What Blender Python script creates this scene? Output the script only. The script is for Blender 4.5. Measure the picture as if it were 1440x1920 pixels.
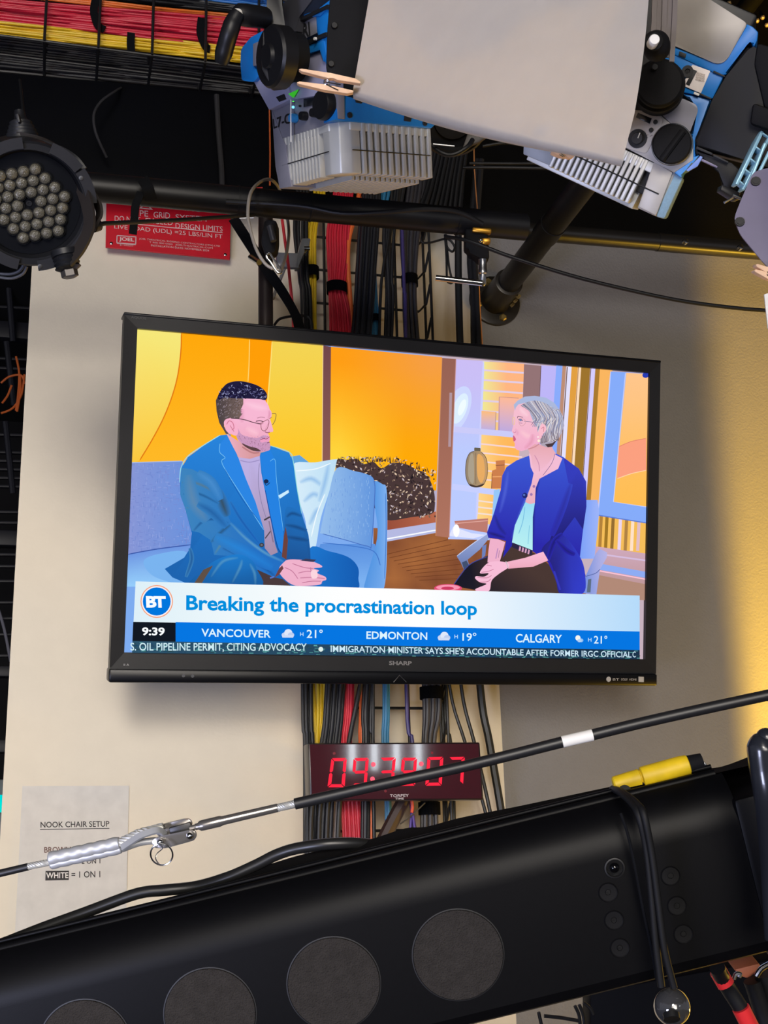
import bpy, bmesh, math, random
from mathutils import Vector, Matrix

for o in list(bpy.data.objects):
    bpy.data.objects.remove(o)
SC = bpy.context.scene
COL = SC.collection
V = Vector
random.seed(7)

# ------------------------------------------------------------------ camera
F = 2400.0                                   # focal length in pixels of the 1440x1920 frame
CAM_LOC = V((0, 0, 1.55))
AX = V((0.96880, 0.04435, 0.24385)).normalized()   # wall direction (world X) seen in camera axes (right, down, forward)
AZ = V((-0.02573, -0.96054, 0.27695)).normalized() # world up seen in camera axes
AY = AZ.cross(AX).normalized()
AX = AY.cross(AZ).normalized()
C_R = V((AX.x, AY.x, AZ.x)); C_D = V((AX.y, AY.y, AZ.y)); C_F = V((AX.z, AY.z, AZ.z))   # camera right, down, forward in world axes

def c2w(c):                                  # direction in camera axes -> world direction
    return C_R * c[0] + C_D * c[1] + C_F * c[2]

cam_d = bpy.data.cameras.new('camera')
cam = bpy.data.objects.new('camera', cam_d); COL.objects.link(cam)
R = Matrix((C_R, -C_D, -C_F)).transposed().to_4x4()
cam.matrix_world = Matrix.Translation(CAM_LOC) @ R
cam_d.sensor_fit = 'VERTICAL'; cam_d.sensor_height = 36.0; cam_d.sensor_width = 27.0
cam_d.lens = F / 1920.0 * 36.0
cam_d.clip_start = 0.05; cam_d.clip_end = 60
SC.camera = cam

# ------------------------------------------------------------------ light and exposure
SC.view_settings.view_transform = 'Standard'
SC.view_settings.look = 'None'
SC.view_settings.exposure = 0.0
SC.view_settings.gamma = 1.0
SC.view_settings.use_curve_mapping = False

w = bpy.data.worlds.new('studio_dim'); SC.world = w; w.use_nodes = True
bg = w.node_tree.nodes['Background']
bg.inputs[0].default_value = (0.62, 0.66, 0.80, 1); bg.inputs[1].default_value = 0.26

def area(name, loc, target, sx, sy, power, color, spread=180):
    l = bpy.data.lights.new(name, 'AREA'); l.shape = 'RECTANGLE'; l.size = sx; l.size_y = sy
    l.energy = power; l.color = color; l.spread = math.radians(spread)
    o = bpy.data.objects.new(name, l); COL.objects.link(o); o.location = loc
    o.rotation_euler = (V(target) - V(loc)).to_track_quat('-Z', 'Y').to_euler()
    return o

area('studio_key', (-1.25, -4.2, 3.05), (0.0, 2.6, 1.8), 1.2, 1.2, 8, (1.0, 0.93, 0.84), 38)
area('studio_fill', (-0.75, -3.2, 1.85), (-0.05, 2.6, 1.85), 3.0, 2.0, 15.5, (1.0, 0.92, 0.82), 48)
area('added_cool_fill', (-1.3, -0.3, 0.9), (0.5, 1.6, 2.6), 0.5, 0.5, 10, (0.66, 0.70, 1.0), 90)  # cool lamp added to light the undersides of spotlights and sheet
def spot(name, loc, target, edge, power, color, blend, radius):
    l = bpy.data.lights.new(name, 'SPOT'); l.energy = power; l.color = color; l.spot_blend = blend; l.shadow_soft_size = radius
    l.spot_size = 2 * (V(target) - V(loc)).angle(V(edge) - V(loc))
    o = bpy.data.objects.new(name, l); COL.objects.link(o); o.location = loc
    o.rotation_euler = (V(target) - V(loc)).to_track_quat('-Z', 'Y').to_euler()
def wall_xz(px, py):
    r = C_R * ((px - 720) / F) + C_D * ((py - 960) / F) + C_F; t = 2.6024 / r.y; return CAM_LOC + r * t
we = wall_xz(1268, 960)
spot('amber_set_spot', (1.95, 1.65, 1.2), (1.95 + 1.35, 1.65 + 0.66, 1.22), we, 370, (1.0, 0.57, 0.04), 0.06, 0.03)
area('amber_set_wash', (2.6, 1.95, 1.0), (1.5, 2.5, 2.5), 0.25, 0.25, 24, (1.0, 0.58, 0.05))
for i in range(4):
    area('clock_reflection_strip', (1.66 + 0.13 * i, -2.4, 1.97), (0.6 + 0.1 * i, 2.4, 1.8), 0.035, 0.2, 0.45, (0.85, 0.93, 1.0))  # unseen strips added behind the camera for the clock lens to mirror

# ------------------------------------------------------------------ pixel rays and planes
def ray(px, py):
    return c2w(((px - 720) / F, (py - 960) / F, 1.0))
def P(px, py, d):                            # the point at distance d along the view axis
    return CAM_LOC + ray(px, py) * d

class Plane:
    def __init__(s, o, u, v):
        s.o = V(o); s.u = V(u).normalized(); v = V(v); v = v - s.u * v.dot(s.u); s.v = v.normalized()
        s.n = s.u.cross(s.v)
        if s.n.dot(CAM_LOC - s.o) < 0: s.n = -s.n
    def at(s, px, py, off=0.0):
        r = ray(px, py); o = s.o + s.n * off
        return CAM_LOC + r * ((o - CAM_LOC).dot(s.n) / r.dot(s.n))
    def loc(s, px, py, off=0.0):
        q = s.at(px, py, off) - s.o
        return q.dot(s.u), q.dot(s.v)
    def pt(s, x, y, off=0.0):
        return s.o + s.u * x + s.v * y + s.n * off

WALL = Plane(P(720, 960, 2.8), (1, 0, 0), (0, 0, 1))
WY = WALL.o.y

# ------------------------------------------------------------------ materials
def lin(c):
    return tuple(((x / 255) / 12.92 if x / 255 <= 0.04045 else ((x / 255 + 0.055) / 1.055) ** 2.4) for x in c)
MATS = {}
def mat(name, rgb, rough=0.5, metal=0.0, bump=0.0, bscale=200.0, var=0.06, spec=0.5, emit=0.0, trans=0.0, coat=0.0, alpha=1.0):
    if name in MATS: return MATS[name]
    m = bpy.data.materials.new(name); m.use_nodes = True
    nt = m.node_tree; b = nt.nodes['Principled BSDF']
    c = lin(rgb)
    b.inputs['Roughness'].default_value = rough
    b.inputs['Metallic'].default_value = metal
    b.inputs['Specular IOR Level'].default_value = spec
    b.inputs['Transmission Weight'].default_value = trans
    b.inputs['Coat Weight'].default_value = coat
    b.inputs['Alpha'].default_value = alpha
    if emit:
        b.inputs['Emission Color'].default_value = (*c, 1); b.inputs['Emission Strength'].default_value = emit
    tc = nt.nodes.new('ShaderNodeTexCoord')
    nz = nt.nodes.new('ShaderNodeTexNoise'); nz.inputs['Scale'].default_value = bscale * 0.15; nz.inputs['Detail'].default_value = 3
    nt.links.new(tc.outputs['Object'], nz.inputs['Vector'])
    rp = nt.nodes.new('ShaderNodeValToRGB')
    rp.color_ramp.elements[0].color = (*[x * (1 - var) for x in c], 1)
    rp.color_ramp.elements[1].color = (*[min(1, x * (1 + var)) for x in c], 1)
    rp.color_ramp.elements[0].position = 0.3; rp.color_ramp.elements[1].position = 0.7
    nt.links.new(nz.outputs['Fac'], rp.inputs['Fac'])
    nt.links.new(rp.outputs['Color'], b.inputs['Base Color'])
    if bump:
        n2 = nt.nodes.new('ShaderNodeTexNoise'); n2.inputs['Scale'].default_value = bscale; n2.inputs['Detail'].default_value = 2
        nt.links.new(tc.outputs['Object'], n2.inputs['Vector'])
        bp = nt.nodes.new('ShaderNodeBump'); bp.inputs['Strength'].default_value = bump; bp.inputs['Distance'].default_value = 0.002
        nt.links.new(n2.outputs['Fac'], bp.inputs['Height']); nt.links.new(bp.outputs['Normal'], b.inputs['Normal'])
    MATS[name] = m
    return m
def glow(name, rgb, s=1.0):
    if name in MATS: return MATS[name]
    m = bpy.data.materials.new(name); m.use_nodes = True; nt = m.node_tree; nt.nodes.clear()
    e = nt.nodes.new('ShaderNodeEmission'); e.inputs[0].default_value = (*lin(rgb), 1); e.inputs[1].default_value = s
    o = nt.nodes.new('ShaderNodeOutputMaterial'); nt.links.new(e.outputs[0], o.inputs[0]); MATS[name] = m
    return m

M_black = mat('black_plastic', (20, 20, 23), 0.42, spec=0.35)
M_blackm = mat('black_matte', (16, 16, 19), 0.75, bump=0.1, bscale=900, spec=0.2)
M_pipe = mat('black_painted_pipe', (17, 17, 20), 0.42, spec=0.35)
M_rubber = mat('black_cable_jacket', (18, 18, 20), 0.5, spec=0.3)
M_strap = mat('black_velcro', (14, 15, 19), 0.9, bump=0.4, bscale=1500, spec=0.15)
M_chrome = mat('chrome', (205, 205, 205), 0.18, 1.0)
M_steel = mat('galvanised_steel', (170, 172, 175), 0.32, 1.0)
M_white = mat('white_plastic', (225, 222, 216), 0.5)

# ------------------------------------------------------------------ mesh helpers
ORG = {}
def bm_new(): return bmesh.new()

def add(bm, vs, fs, mi=0):
    bv = [bm.verts.new(v) for v in vs]; out = []
    for f in fs:
        try:
            fc = bm.faces.new([bv[i] for i in f]); fc.material_index = mi; out.append(fc)
        except ValueError: pass
    return bv, out

def bevel(bm, faces, w, seg=2, mi=0):
    ed = {e for f in faces for e in f.edges}
    r = bmesh.ops.bevel(bm, geom=list(ed), offset=w, segments=seg, affect='EDGES', profile=0.5, clamp_overlap=True)
    for f in r['faces']: f.material_index = mi

def box(bm, c, ax, ay, az, sx, sy, sz, bev=0.0, mi=0, seg=2):
    ax = V(ax).normalized() * sx / 2; ay = V(ay).normalized() * sy / 2; az = V(az).normalized() * sz / 2; c = V(c)
    vs = [c + ax * i + ay * j + az * k for k in (-1, 1) for j in (-1, 1) for i in (-1, 1)]
    bv, fs = add(bm, vs, [(0, 2, 3, 1), (4, 5, 7, 6), (0, 1, 5, 4), (2, 6, 7, 3), (0, 4, 6, 2), (1, 3, 7, 5)], mi)
    if bev: bevel(bm, fs, bev, seg, mi)

def prism(bm, pts, ext, bev=0.0, mi=0, seg=2, side=None):
    n = len(pts); ext = V(ext)
    vs = [V(p) for p in pts] + [V(p) + ext for p in pts]
    fs = [tuple(range(n - 1, -1, -1)), tuple(range(n, 2 * n))] + [(i, (i + 1) % n, n + (i + 1) % n, n + i) for i in range(n)]
    bv, fc = add(bm, vs, fs, mi)
    if side is not None:
        for f in fc[2:]: f.material_index = side
    if bev: bevel(bm, fc, bev, seg, mi)
    return fc

def smooth_path(pts, n=6, closed=False):
    pts = [V(p) for p in pts]
    if len(pts) < 3 and not closed: return pts
    out = []; L = len(pts); rng = range(L if closed else L - 1)
    for i in rng:
        g = (lambda k: pts[k % L]) if closed else (lambda k: pts[max(0, min(L - 1, k))])
        p0, p1, p2, p3 = g(i - 1), g(i), g(i + 1), g(i + 2)
        for k in range(n):
            t = k / n
            out.append(0.5 * ((2 * p1) + (p2 - p0) * t + (2 * p0 - 5 * p1 + 4 * p2 - p3) * t * t + (3 * p1 - p0 - 3 * p2 + p3) * t ** 3))
    if not closed: out.append(pts[-1])
    return out

def frames(pts, closed=False, ref=None):
    L = len(pts); T = []
    for i in range(L):
        a = pts[(i - 1) % L] if closed or i > 0 else pts[0]
        b = pts[(i + 1) % L] if closed or i < L - 1 else pts[-1]
        T.append((b - a).normalized())
    n = V(ref) if ref is not None else (V((0, 0, 1)) if abs(T[0].z) < 0.9 else V((1, 0, 0)))
    N = []
    for i in range(L):
        if ref is not None: n = V(ref)
        n = (n - T[i] * n.dot(T[i])).normalized(); N.append(n)
    return T, N

def tube(bm, pts, r, seg=10, mi=0, closed=False, caps=True):
    pts = [V(p) for p in pts]; L = len(pts); T, N = frames(pts, closed)
    rs = r if isinstance(r, (list, tuple)) else [r] * L
    rings = []
    for i in range(L):
        b = T[i].cross(N[i])
        rings.append([bm.verts.new(pts[i] + (N[i] * math.cos(2 * math.pi * k / seg) + b * math.sin(2 * math.pi * k / seg)) * rs[i]) for k in range(seg)])
    for i in range(L if closed else L - 1):
        A = rings[i]; B = rings[(i + 1) % L]
        for k in range(seg):
            f = bm.faces.new((A[k], A[(k + 1) % seg], B[(k + 1) % seg], B[k])); f.material_index = mi
    if caps and not closed:
        f = bm.faces.new(rings[0][::-1]); f.material_index = mi
        f = bm.faces.new(rings[-1]); f.material_index = mi

def ribbon(bm, pts, width, thick, normal, mi=0, closed=False):
    pts = [V(p) for p in pts]; L = len(pts); T, N = frames(pts, closed, normal)
    ws = width if isinstance(width, (list, tuple)) else [width] * L
    rings = []
    for i in range(L):
        b = T[i].cross(N[i]); n = N[i]
        rings.append([bm.verts.new(pts[i] + b * ws[i] / 2 * s + n * thick / 2 * t) for s, t in ((-1, -1), (1, -1), (1, 1), (-1, 1))])
    for i in range(L if closed else L - 1):
        A = rings[i]; B = rings[(i + 1) % L]
        for k in range(4):
            f = bm.faces.new((A[k], A[(k + 1) % 4], B[(k + 1) % 4], B[k])); f.material_index = mi
    if not closed:
        for rg in (rings[0][::-1], rings[-1]):
            f = bm.faces.new(rg); f.material_index = mi

def lathe(bm, o, axis, prof, seg=32, mi=0, ref=None):
    a = V(axis).normalized(); u = V(ref) if ref is not None else (V((0, 0, 1)) if abs(a.z) < 0.9 else V((1, 0, 0)))
    u = (u - a * u.dot(a)).normalized(); v = a.cross(u); o = V(o); rings = []
    for r, h in prof:
        if r <= 1e-6: rings.append([bm.verts.new(o + a * h)])
        else: rings.append([bm.verts.new(o + a * h + (u * math.cos(2 * math.pi * k / seg) + v * math.sin(2 * math.pi * k / seg)) * r) for k in range(seg)])
    for A, B in zip(rings[:-1], rings[1:]):
        for k in range(seg):
            q = [A[k % len(A)], A[(k + 1) % len(A)], B[(k + 1) % len(B)], B[k % len(B)]]
            qq = []
            for x in q:
                if x not in qq: qq.append(x)
            if len(qq) > 2:
                f = bm.faces.new(qq); f.material_index = mi
    for rg in (rings[0], rings[-1]):
        if len(rg) > 2:
            try:
                f = bm.faces.new(rg); f.material_index = mi
            except ValueError: pass

def ball(bm, c, r, mi=0, seg=20, rings=12, squash=1.0, axis=(0, 0, 1)):
    lathe(bm, c, axis, [(r * math.sin(math.pi * i / rings), -r * squash * math.cos(math.pi * i / rings)) for i in range(rings + 1)], seg, mi)

def text_flat(body, weight=0.0, space=1.0):
    cu = bpy.data.curves.new('lettering', 'FONT'); cu.body = body; cu.size = 1.0; cu.offset = weight; cu.space_character = space
    cu.resolution_u = 3; cu.fill_mode = 'BOTH'
    ob = bpy.data.objects.new('lettering', cu); COL.objects.link(ob)
    dg = bpy.context.evaluated_depsgraph_get(); dg.update()
    me = bpy.data.meshes.new_from_object(ob.evaluated_get(dg))
    vs = [(v.co.x, v.co.y) for v in me.vertices]; fs = [tuple(p.vertices) for p in me.polygons]
    bpy.data.objects.remove(ob); bpy.data.curves.remove(cu); bpy.data.meshes.remove(me)
    x0 = min(v[0] for v in vs); x1 = max(v[0] for v in vs); y0 = min(v[1] for v in vs); y1 = max(v[1] for v in vs)
    return [((x - x0) / (x1 - x0), (y - y0) / (y1 - y0)) for x, y in vs], fs

def text_quad(body, bl, br, tl, weight=0.0, space=1.0):
    """lettering whose bounding box runs from corner bl to br and up to tl (points in space)"""
    vs, fs = text_flat(body, weight, space)
    bl, br, tl = V(bl), V(br), V(tl)
    return [bl + (br - bl) * x + (tl - bl) * y for x, y in vs], fs

def put_text(bm, body, pl, a, b, c, off, mi=0, weight=0.0, space=1.0):
    """pixel corners a (bottom left), b (bottom right), c (top left) on plane pl"""
    vs, fs = text_quad(body, pl.at(*a, off), pl.at(*b, off), pl.at(*c, off), weight, space)
    add(bm, vs, fs, mi)

def build(name, bm, mats, parent=None, org=None, smooth=True, ang=35):
    if not isinstance(mats, (list, tuple)): mats = [mats]
    bmesh.ops.recalc_face_normals(bm, faces=bm.faces) if smooth is not None else None
    bm.verts.ensure_lookup_table()
    if parent is not None: o0 = ORG[parent.name]
    elif org is not None: o0 = V(org)
    else:
        n = max(1, len(bm.verts)); o0 = V((0, 0, 0))
        for v in bm.verts: o0 += v.co
        o0 /= n
        o0.z = min(v.co.z for v in bm.verts)
    for v in bm.verts: v.co -= o0
    me = bpy.data.meshes.new(name); bm.to_mesh(me); bm.free()
    for m in mats: me.materials.append(m)
    if smooth:
        me.shade_smooth(); me.set_sharp_from_angle(angle=math.radians(ang))
    ob = bpy.data.objects.new(name, me); COL.objects.link(ob)
    if parent is not None: ob.parent = parent
    else: ob.location = o0
    ORG[ob.name] = o0
    return ob

def thing(name, label, cat, loc, group=None):
    o = bpy.data.objects.new(name, None); COL.objects.link(o); o.location = loc; o.empty_display_size = 0.05
    ORG[o.name] = V(loc); o['label'] = label; o['category'] = cat
    if group: o['group'] = group
    return o
def tag(o, label, cat, group=None):
    o['label'] = label; o['category'] = cat
    if group: o['group'] = group
    return o
def struct(name, bm, m):
    o = build(name, bm, m); o['kind'] = 'structure'; return o
def dup_part(o, offset):
    """a copy of a part under the same thing, moved by offset"""
    c = o.copy(); COL.objects.link(c); c.location = V(o.location) + V(offset); return c
# ================================================================== the room
M_wallw = mat('warm_white_wall_paint', (219, 209, 190), 0.6, bump=0.12, bscale=160, var=0.015)
M_wallg = mat('grey_wall_paint', (122, 121, 122), 0.6, bump=0.55, bscale=190, var=0.02)
M_wallk = mat('black_upper_wall_paint', (9, 9, 10), 0.8, bump=0.3, bscale=190, var=0.05, spec=0.08)
M_dark = mat('black_studio_drape', (16, 16, 22), 0.9)

def wx(px, py): return WALL.at(px, py).x
def wz(px, py): return WALL.at(px, py).z
x_left = wx(47, 730); x_mid = wx(926, 1085); z_up = wz(700, 405)
bm = bm_new(); box(bm, ((x_left + x_mid) / 2, WY + 0.075, (z_up + 0) / 2), (1, 0, 0), (0, 1, 0), (0, 0, 1), x_mid - x_left, 0.15, z_up); struct('wall_left', bm, M_wallw)
bm = bm_new(); box(bm, ((x_mid + 4.5) / 2, WY + 0.075, z_up / 2), (1, 0, 0), (0, 1, 0), (0, 0, 1), 4.5 - x_mid, 0.15, z_up); struct('wall_right', bm, M_wallg)
bm = bm_new(); box(bm, ((x_left + 4.5) / 2, WY + 0.075, (z_up + 3.9) / 2), (1, 0, 0), (0, 1, 0), (0, 0, 1), 4.5 - x_left, 0.15, 3.9 - z_up); struct('wall_back', bm, M_wallk)
bm = bm_new(); box(bm, (0.5, 2, -0.05), (1, 0, 0), (0, 1, 0), (0, 0, 1), 12, 14, 0.1); struct('floor', bm, mat('grey_studio_floor', (70, 70, 74), 0.5))
bm = bm_new(); box(bm, (0.5, 2, 3.95), (1, 0, 0), (0, 1, 0), (0, 0, 1), 12, 14, 0.1); struct('ceiling', bm, M_dark)
bm = bm_new(); box(bm, (-0.5, 6.6, 1.95), (1, 0, 0), (0, 1, 0), (0, 0, 1), 10, 0.1, 3.9); struct('wall_far', bm, M_dark)

# dark slatted rack seen past the end of the white wall
M_rack = mat('dark_rack_steel', (30, 31, 42), 0.5)
rk = thing('equipment_rack', 'dark slatted equipment rack far back past the left end of the white wall', 'rack', P(5, 1480, 5.2))
D = 5.2
for (a, b) in (((8, 430), (24, 640)), ((12, 640), (26, 760)), ((10, 790), (24, 925))):
    bm = bm_new(); tube(bm, [P(*a, D), P(*b, D)], 0.012, 8); build('post', bm, M_rack, rk)
for y, h in ((620, 34), (1010, 30), (1260, 20), (1400, 24)):
    bm = bm_new(); box(bm, P(-20, y, D + 0.1), (1, 0, 0), (0, 1, 0), (0, 0, 1), 0.40, 0.06, h * D / F, 0.004); build('beam', bm, M_rack, rk)
for y in (508, 540, 575, 672, 690, 815, 848, 864, 880, 896, 912, 960, 980, 1040, 1062, 1090, 1130, 1160, 1190, 1230):
    bm = bm_new(); box(bm, P(-20, y, D), (1, 0, 0.03), (0, 1, 0), (0, 0, 1), 0.36, 0.02, 0.011, 0.002); build('slat', bm, M_rack, rk)
M_orange = mat('orange_cable_jacket', (225, 110, 45), 0.5)
for i, pts in enumerate(([(2, 718), (18, 706), (40, 704), (46, 720)], [(30, 668), (36, 700), (34, 740), (30, 770)], [(46, 702), (40, 740), (24, 765), (2, 775)], [(22, 722), (14, 742), (4, 756)], [(38, 702), (38, 735), (32, 772)])):
    bm = bm_new(); tube(bm, smooth_path([P(x, y, D - 0.12) for x, y in pts]), 0.0045, 8)
    tag(build('orange_cable', bm, M_orange), 'orange cable looped on the dark rack at the far left', 'cable', 'orange cables on the dark rack')
bm = bm_new(); tube(bm, smooth_path([P(x, y, D - 0.1) for x, y in ((-4, 1140), (8, 1180), (20, 1240))]), 0.006, 8)
tag(build('grey_cable', bm, mat('grey_jacket', (120, 120, 135), 0.5)), 'pale grey cable hanging down the dark rack', 'cable')
t = thing('teal_monitor', 'small grey box with a glowing teal front at the far left edge', 'monitor', P(-6, 1560, 4.5))
bm = bm_new(); box(bm, P(-22, 1530, 4.56), (1, 0, 0), (0, 1, 0), (0, 0, 1), 0.105, 0.08, 0.25, 0.006); build('case', bm, mat('grey_case', (120, 125, 130), 0.5), t)
bm = bm_new(); box(bm, P(-22, 1507, 4.5), (1, 0, 0), (0, 1, 0), (0, 0, 1), 0.1, 0.02, 0.06, 0.003); build('lit_front', bm, glow('teal_light', (0, 215, 215), 1.0), t)

# paper notice taped to the white wall
PAPER = Plane(WALL.pt(0, 0, 0.003), (1, 0, 0), (0, 0, 1))
bm = bm_new()
prism(bm, [PAPER.at(*p) for p in ((42, 1474), (242, 1473), (236, 1745), (28, 1748))], WALL.n * 0.0004)
M_ink = mat('black_ink', (42, 38, 38), 0.7)
O = 0.0012
put_text(bm, 'NOOK CHAIR SETUP', PAPER, (76, 1552), (205, 1550), (76, 1541), O, 1, 0.012)
prism(bm, [PAPER.at(*p, 0.0008) for p in ((75, 1554.6), (205, 1552.6), (205, 1554), (75, 1556))], WALL.n * 0.0003, mi=1)
put_text(bm, 'BROWN = 2 ON 1', PAPER, (83, 1599), (188, 1598), (83, 1588), O, 2, 0.012)
put_text(bm, '2 ON 1', PAPER, (153, 1620), (188, 1619), (153, 1611), O, 1, 0.012)
prism(bm, [PAPER.at(*p, 0.0006) for p in ((85.5, 1633), (129.5, 1632.5), (129, 1650), (85, 1651))], WALL.n * 0.0003, mi=1)
put_text(bm, 'WHITE', PAPER, (86.5, 1647), (128, 1646.5), (86.5, 1636), 0.0022, 3, 0.012)
put_text(bm, '= 1 ON 1', PAPER, (134, 1646), (188, 1645), (134, 1634), O, 1, 0.012)
tag(build('paper_notice', bm, [mat('white_paper', (206, 202, 196), 0.7), M_ink, mat('brown_ink', (96, 62, 50), 0.7), mat('white_ink', (230, 226, 220), 0.7)], smooth=False),
    'white paper notice headed nook chair setup on the white wall at lower left', 'notice')

# red load warning sign, hung just in front of the wall under the pipe
SIGN = Plane(WALL.pt(0, 0, 0.03), (1, 0, 0), (0, 0, 1))
t = thing('warning_sign', 'red engraved pipe grid load warning sign on the wall under the black pipe', 'sign', SIGN.at(315, 475))
bm = bm_new()
prism(bm, [SIGN.at(*p) for p in ((200, 340), (434, 363), (431, 487), (198, 464))], WALL.n * -0.004, 0.0008)
M_sw = mat('engraved_white', (205, 180, 178), 0.6)
S = lambda x, y: (180 + x / 4.8, 360 + y / 4.8)
def st(body, x0, y0, x1, y1, h, wt=0.0, sp=1.0): put_text(bm, body, SIGN, S(x0, y0), S(x1, y1), S(x0, y0 - h), 0.0012, 1, wt, sp)
st('WARNING', 530, 138, 940, 182, 44)
prism(bm, [SIGN.at(*S(*p), 0.0005) for p in ((440, 92), (512, 160), (390, 148))], WALL.n * 0.0004, mi=1)
prism(bm, [SIGN.at(*S(*p), 0.001) for p in ((442, 108), (490, 150), (412, 142))], WALL.n * 0.0004, mi=0)
st('PIPE', 330, 212, 470, 222, 52); st('GRID', 518, 230, 666, 240, 54); st('SYSTEM', 716, 248, 995, 268, 48)
st('DO NOT', 168, 262, 400, 276, 50); st('EXCEED', 446, 280, 690, 300, 48); st('DESIGN LIMITS', 716, 326, 1140, 356, 46)
prism(bm, [SIGN.at(*S(*p), 0.0005) for p in ((170, 268), (1140, 364), (1140, 370), (170, 274))], WALL.n * 0.0004, mi=1)
st('LIVE LOAD (UDL) =25 LBS/LIN FT', 165, 340, 1140, 432, 50)
fr = [(190, 392), (360, 404), (358, 470), (188, 458)]
for a, b in zip(fr, fr[1:] + fr[:1]):
    tube(bm, [SIGN.at(*S(*a), 0.001), SIGN.at(*S(*b), 0.001)], 0.0012, 6, 1)
st('JOEL', 208, 446, 344, 456, 42, 0.03)
prism(bm, [SIGN.at(*S(*p), 0.0005) for p in ((188, 458), (358, 470), (358, 478), (188, 466))], WALL.n * 0.0004, mi=1)
st('BY WRIGHT', 216, 484, 338, 492, 14)
st('JOEL THEATRICAL RIGGING CONTRACTORS (1994) LTD', 388, 430, 1115, 498, 18)
st('T 905 000 0000   JOELTHEATRICAL.COM', 480, 462, 1050, 516, 18)
st('INSTALLATION DATE: NOVEMBER 2024', 495, 488, 1018, 536, 17)
build('plate', bm, [mat('red_engraved_plastic', (190, 14, 36), 0.35), M_sw], t, smooth=False)
for x, y in ((137, 464), (1162, 566)):
    bm = bm_new(); lathe(bm, SIGN.at(*S(x, y), 0.0), WALL.n, [(0.0035, 0), (0.0035, 0.0016), (0.0015, 0.0026), (0, 0.0026)], 16); build('screw', bm, M_chrome, t)
# ================================================================== television
TS = 0.65
tvx = V(c2w((0.95424, 0.04557, 0.29554))).normalized(); tvy = V(c2w((0.02659, -0.99624, 0.06266)))
TV = Plane(CAM_LOC + c2w((0.05859, -0.02591, 3.79188)) * TS, tvx, tvy)
tv = thing('television', 'large black wall mounted television showing two people talking in a studio', 'television', TV.pt(0, -0.35, -0.03))
M_bez = mat('television_bezel_black', (28, 28, 30), 0.38, spec=0.3)
M_bez2 = mat('television_gloss_strip', (10, 11, 15), 0.3, spec=0.2)
L, Rr, T_, B_ = -0.5445, 0.5435, 0.3150, -0.3455
SL, SR, ST, SB = -0.52, 0.52, 0.2925, -0.2925
def rect(x0, y0, x1, y1, o): return [TV.pt(x0, y0, o), TV.pt(x1, y0, o), TV.pt(x1, y1, o), TV.pt(x0, y1, o)]
yb = -0.3215
bm = bm_new()
# front frame: four mitred bars around the picture
oc = [(L, T_), (Rr, T_), (Rr, yb), (L, yb)]; ic = [(SL, ST), (SR, ST), (SR, SB), (SL, SB)]
for i in range(4):
    j = (i + 1) % 4
    prism(bm, [TV.pt(*oc[i], 0.012), TV.pt(*oc[j], 0.012), TV.pt(*ic[j], 0.010), TV.pt(*ic[i], 0.010)], TV.n * -0.03)
bez = build('bezel', bm, M_bez, tv)
bm = bm_new(); prism(bm, rect(L - 0.001, T_ - 0.0005, Rr + 0.001, T_ + 0.005, 0.013), TV.n * -0.05, 0.002); build('top_edge', bm, M_bez2, tv)
bm = bm_new(); prism(bm, rect(L - 0.001, B_, Rr + 0.001, yb, 0.016), TV.n * -0.05, 0.0035); ltr = build('lower_trim', bm, M_bez2, tv)
bm = bm_new(); prism(bm, rect(L + 0.002, B_ + 0.004, Rr - 0.002, T_, -0.018), TV.n * -0.03, 0.006); prism(bm, rect(-0.40, -0.28, 0.40, 0.24, -0.046), TV.n * -0.035, 0.012); build('back_housing', bm, M_black, tv)
bm = bm_new(); put_text(bm, 'SHARP', TV, (729.5, 1247), (772, 1247.5), (729.5, 1239), 0.0125, 0, 0.03); build('badge', bm, mat('badge_grey', (120, 120, 122), 0.4), bez, smooth=False)['label'] = 'grey maker lettering'
bm = bm_new(); put_text(bm, 'AQUOS', TV, (246, 597.5), (274, 600), (246, 592.5), 0.0138, 0, 0.0); build('small_lettering', bm, mat('lettering_dim', (70, 70, 74), 0.4), tv, smooth=False)
bm = bm_new()
for x, y in ((344, 1267), (361, 1267.5)): lathe(bm, TV.at(x, y, 0.016), TV.n, [(0.003, 0), (0.003, 0.001), (0, 0.001)], 14)
build('sensor', bm, mat('sensor_grey', (70, 72, 76), 0.4), ltr)
bm = bm_new(); put_text(bm, 'II A', TV, (232, 1248.5), (242, 1248.5), (232, 1244.5), 0.0125); build('small_lettering', bm, mat('badge_pale', (170, 170, 172), 0.4), tv, smooth=False)
bm = bm_new()
lathe(bm, TV.at(1141, 1273.5, 0.016), TV.n, [(0.0052, 0), (0.0052, 0.0006), (0, 0.0006)], 16)
put_text(bm, 'BT', TV, (1149, 1276), (1161, 1276.2), (1149, 1271.5), 0.0168); put_text(bm, 'DOLBY', TV, (1165, 1276), (1177, 1276.3), (1165, 1271.5), 0.0168)
put_text(bm, 'HDMI', TV, (1180, 1276), (1193, 1276.3), (1180, 1272), 0.0168)
prism(bm, [TV.at(*p, 0.0162) for p in ((1197, 1268.5), (1207, 1269), (1207, 1279), (1197, 1278.5))], TV.n * 0.0005)
build('feature_logos', bm, mat('badge_pale', (170, 170, 172), 0.4), ltr, smooth=False)
bm = bm_new(); ch = [TV.at(*p, 0.0165) for p in ((738, 1279), (749, 1266), (762, 1279))]; tube(bm, ch, 0.0006, 6); build('arrow_mark', bm, mat('sensor_grey', (70, 72, 76), 0.4), tv)

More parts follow.
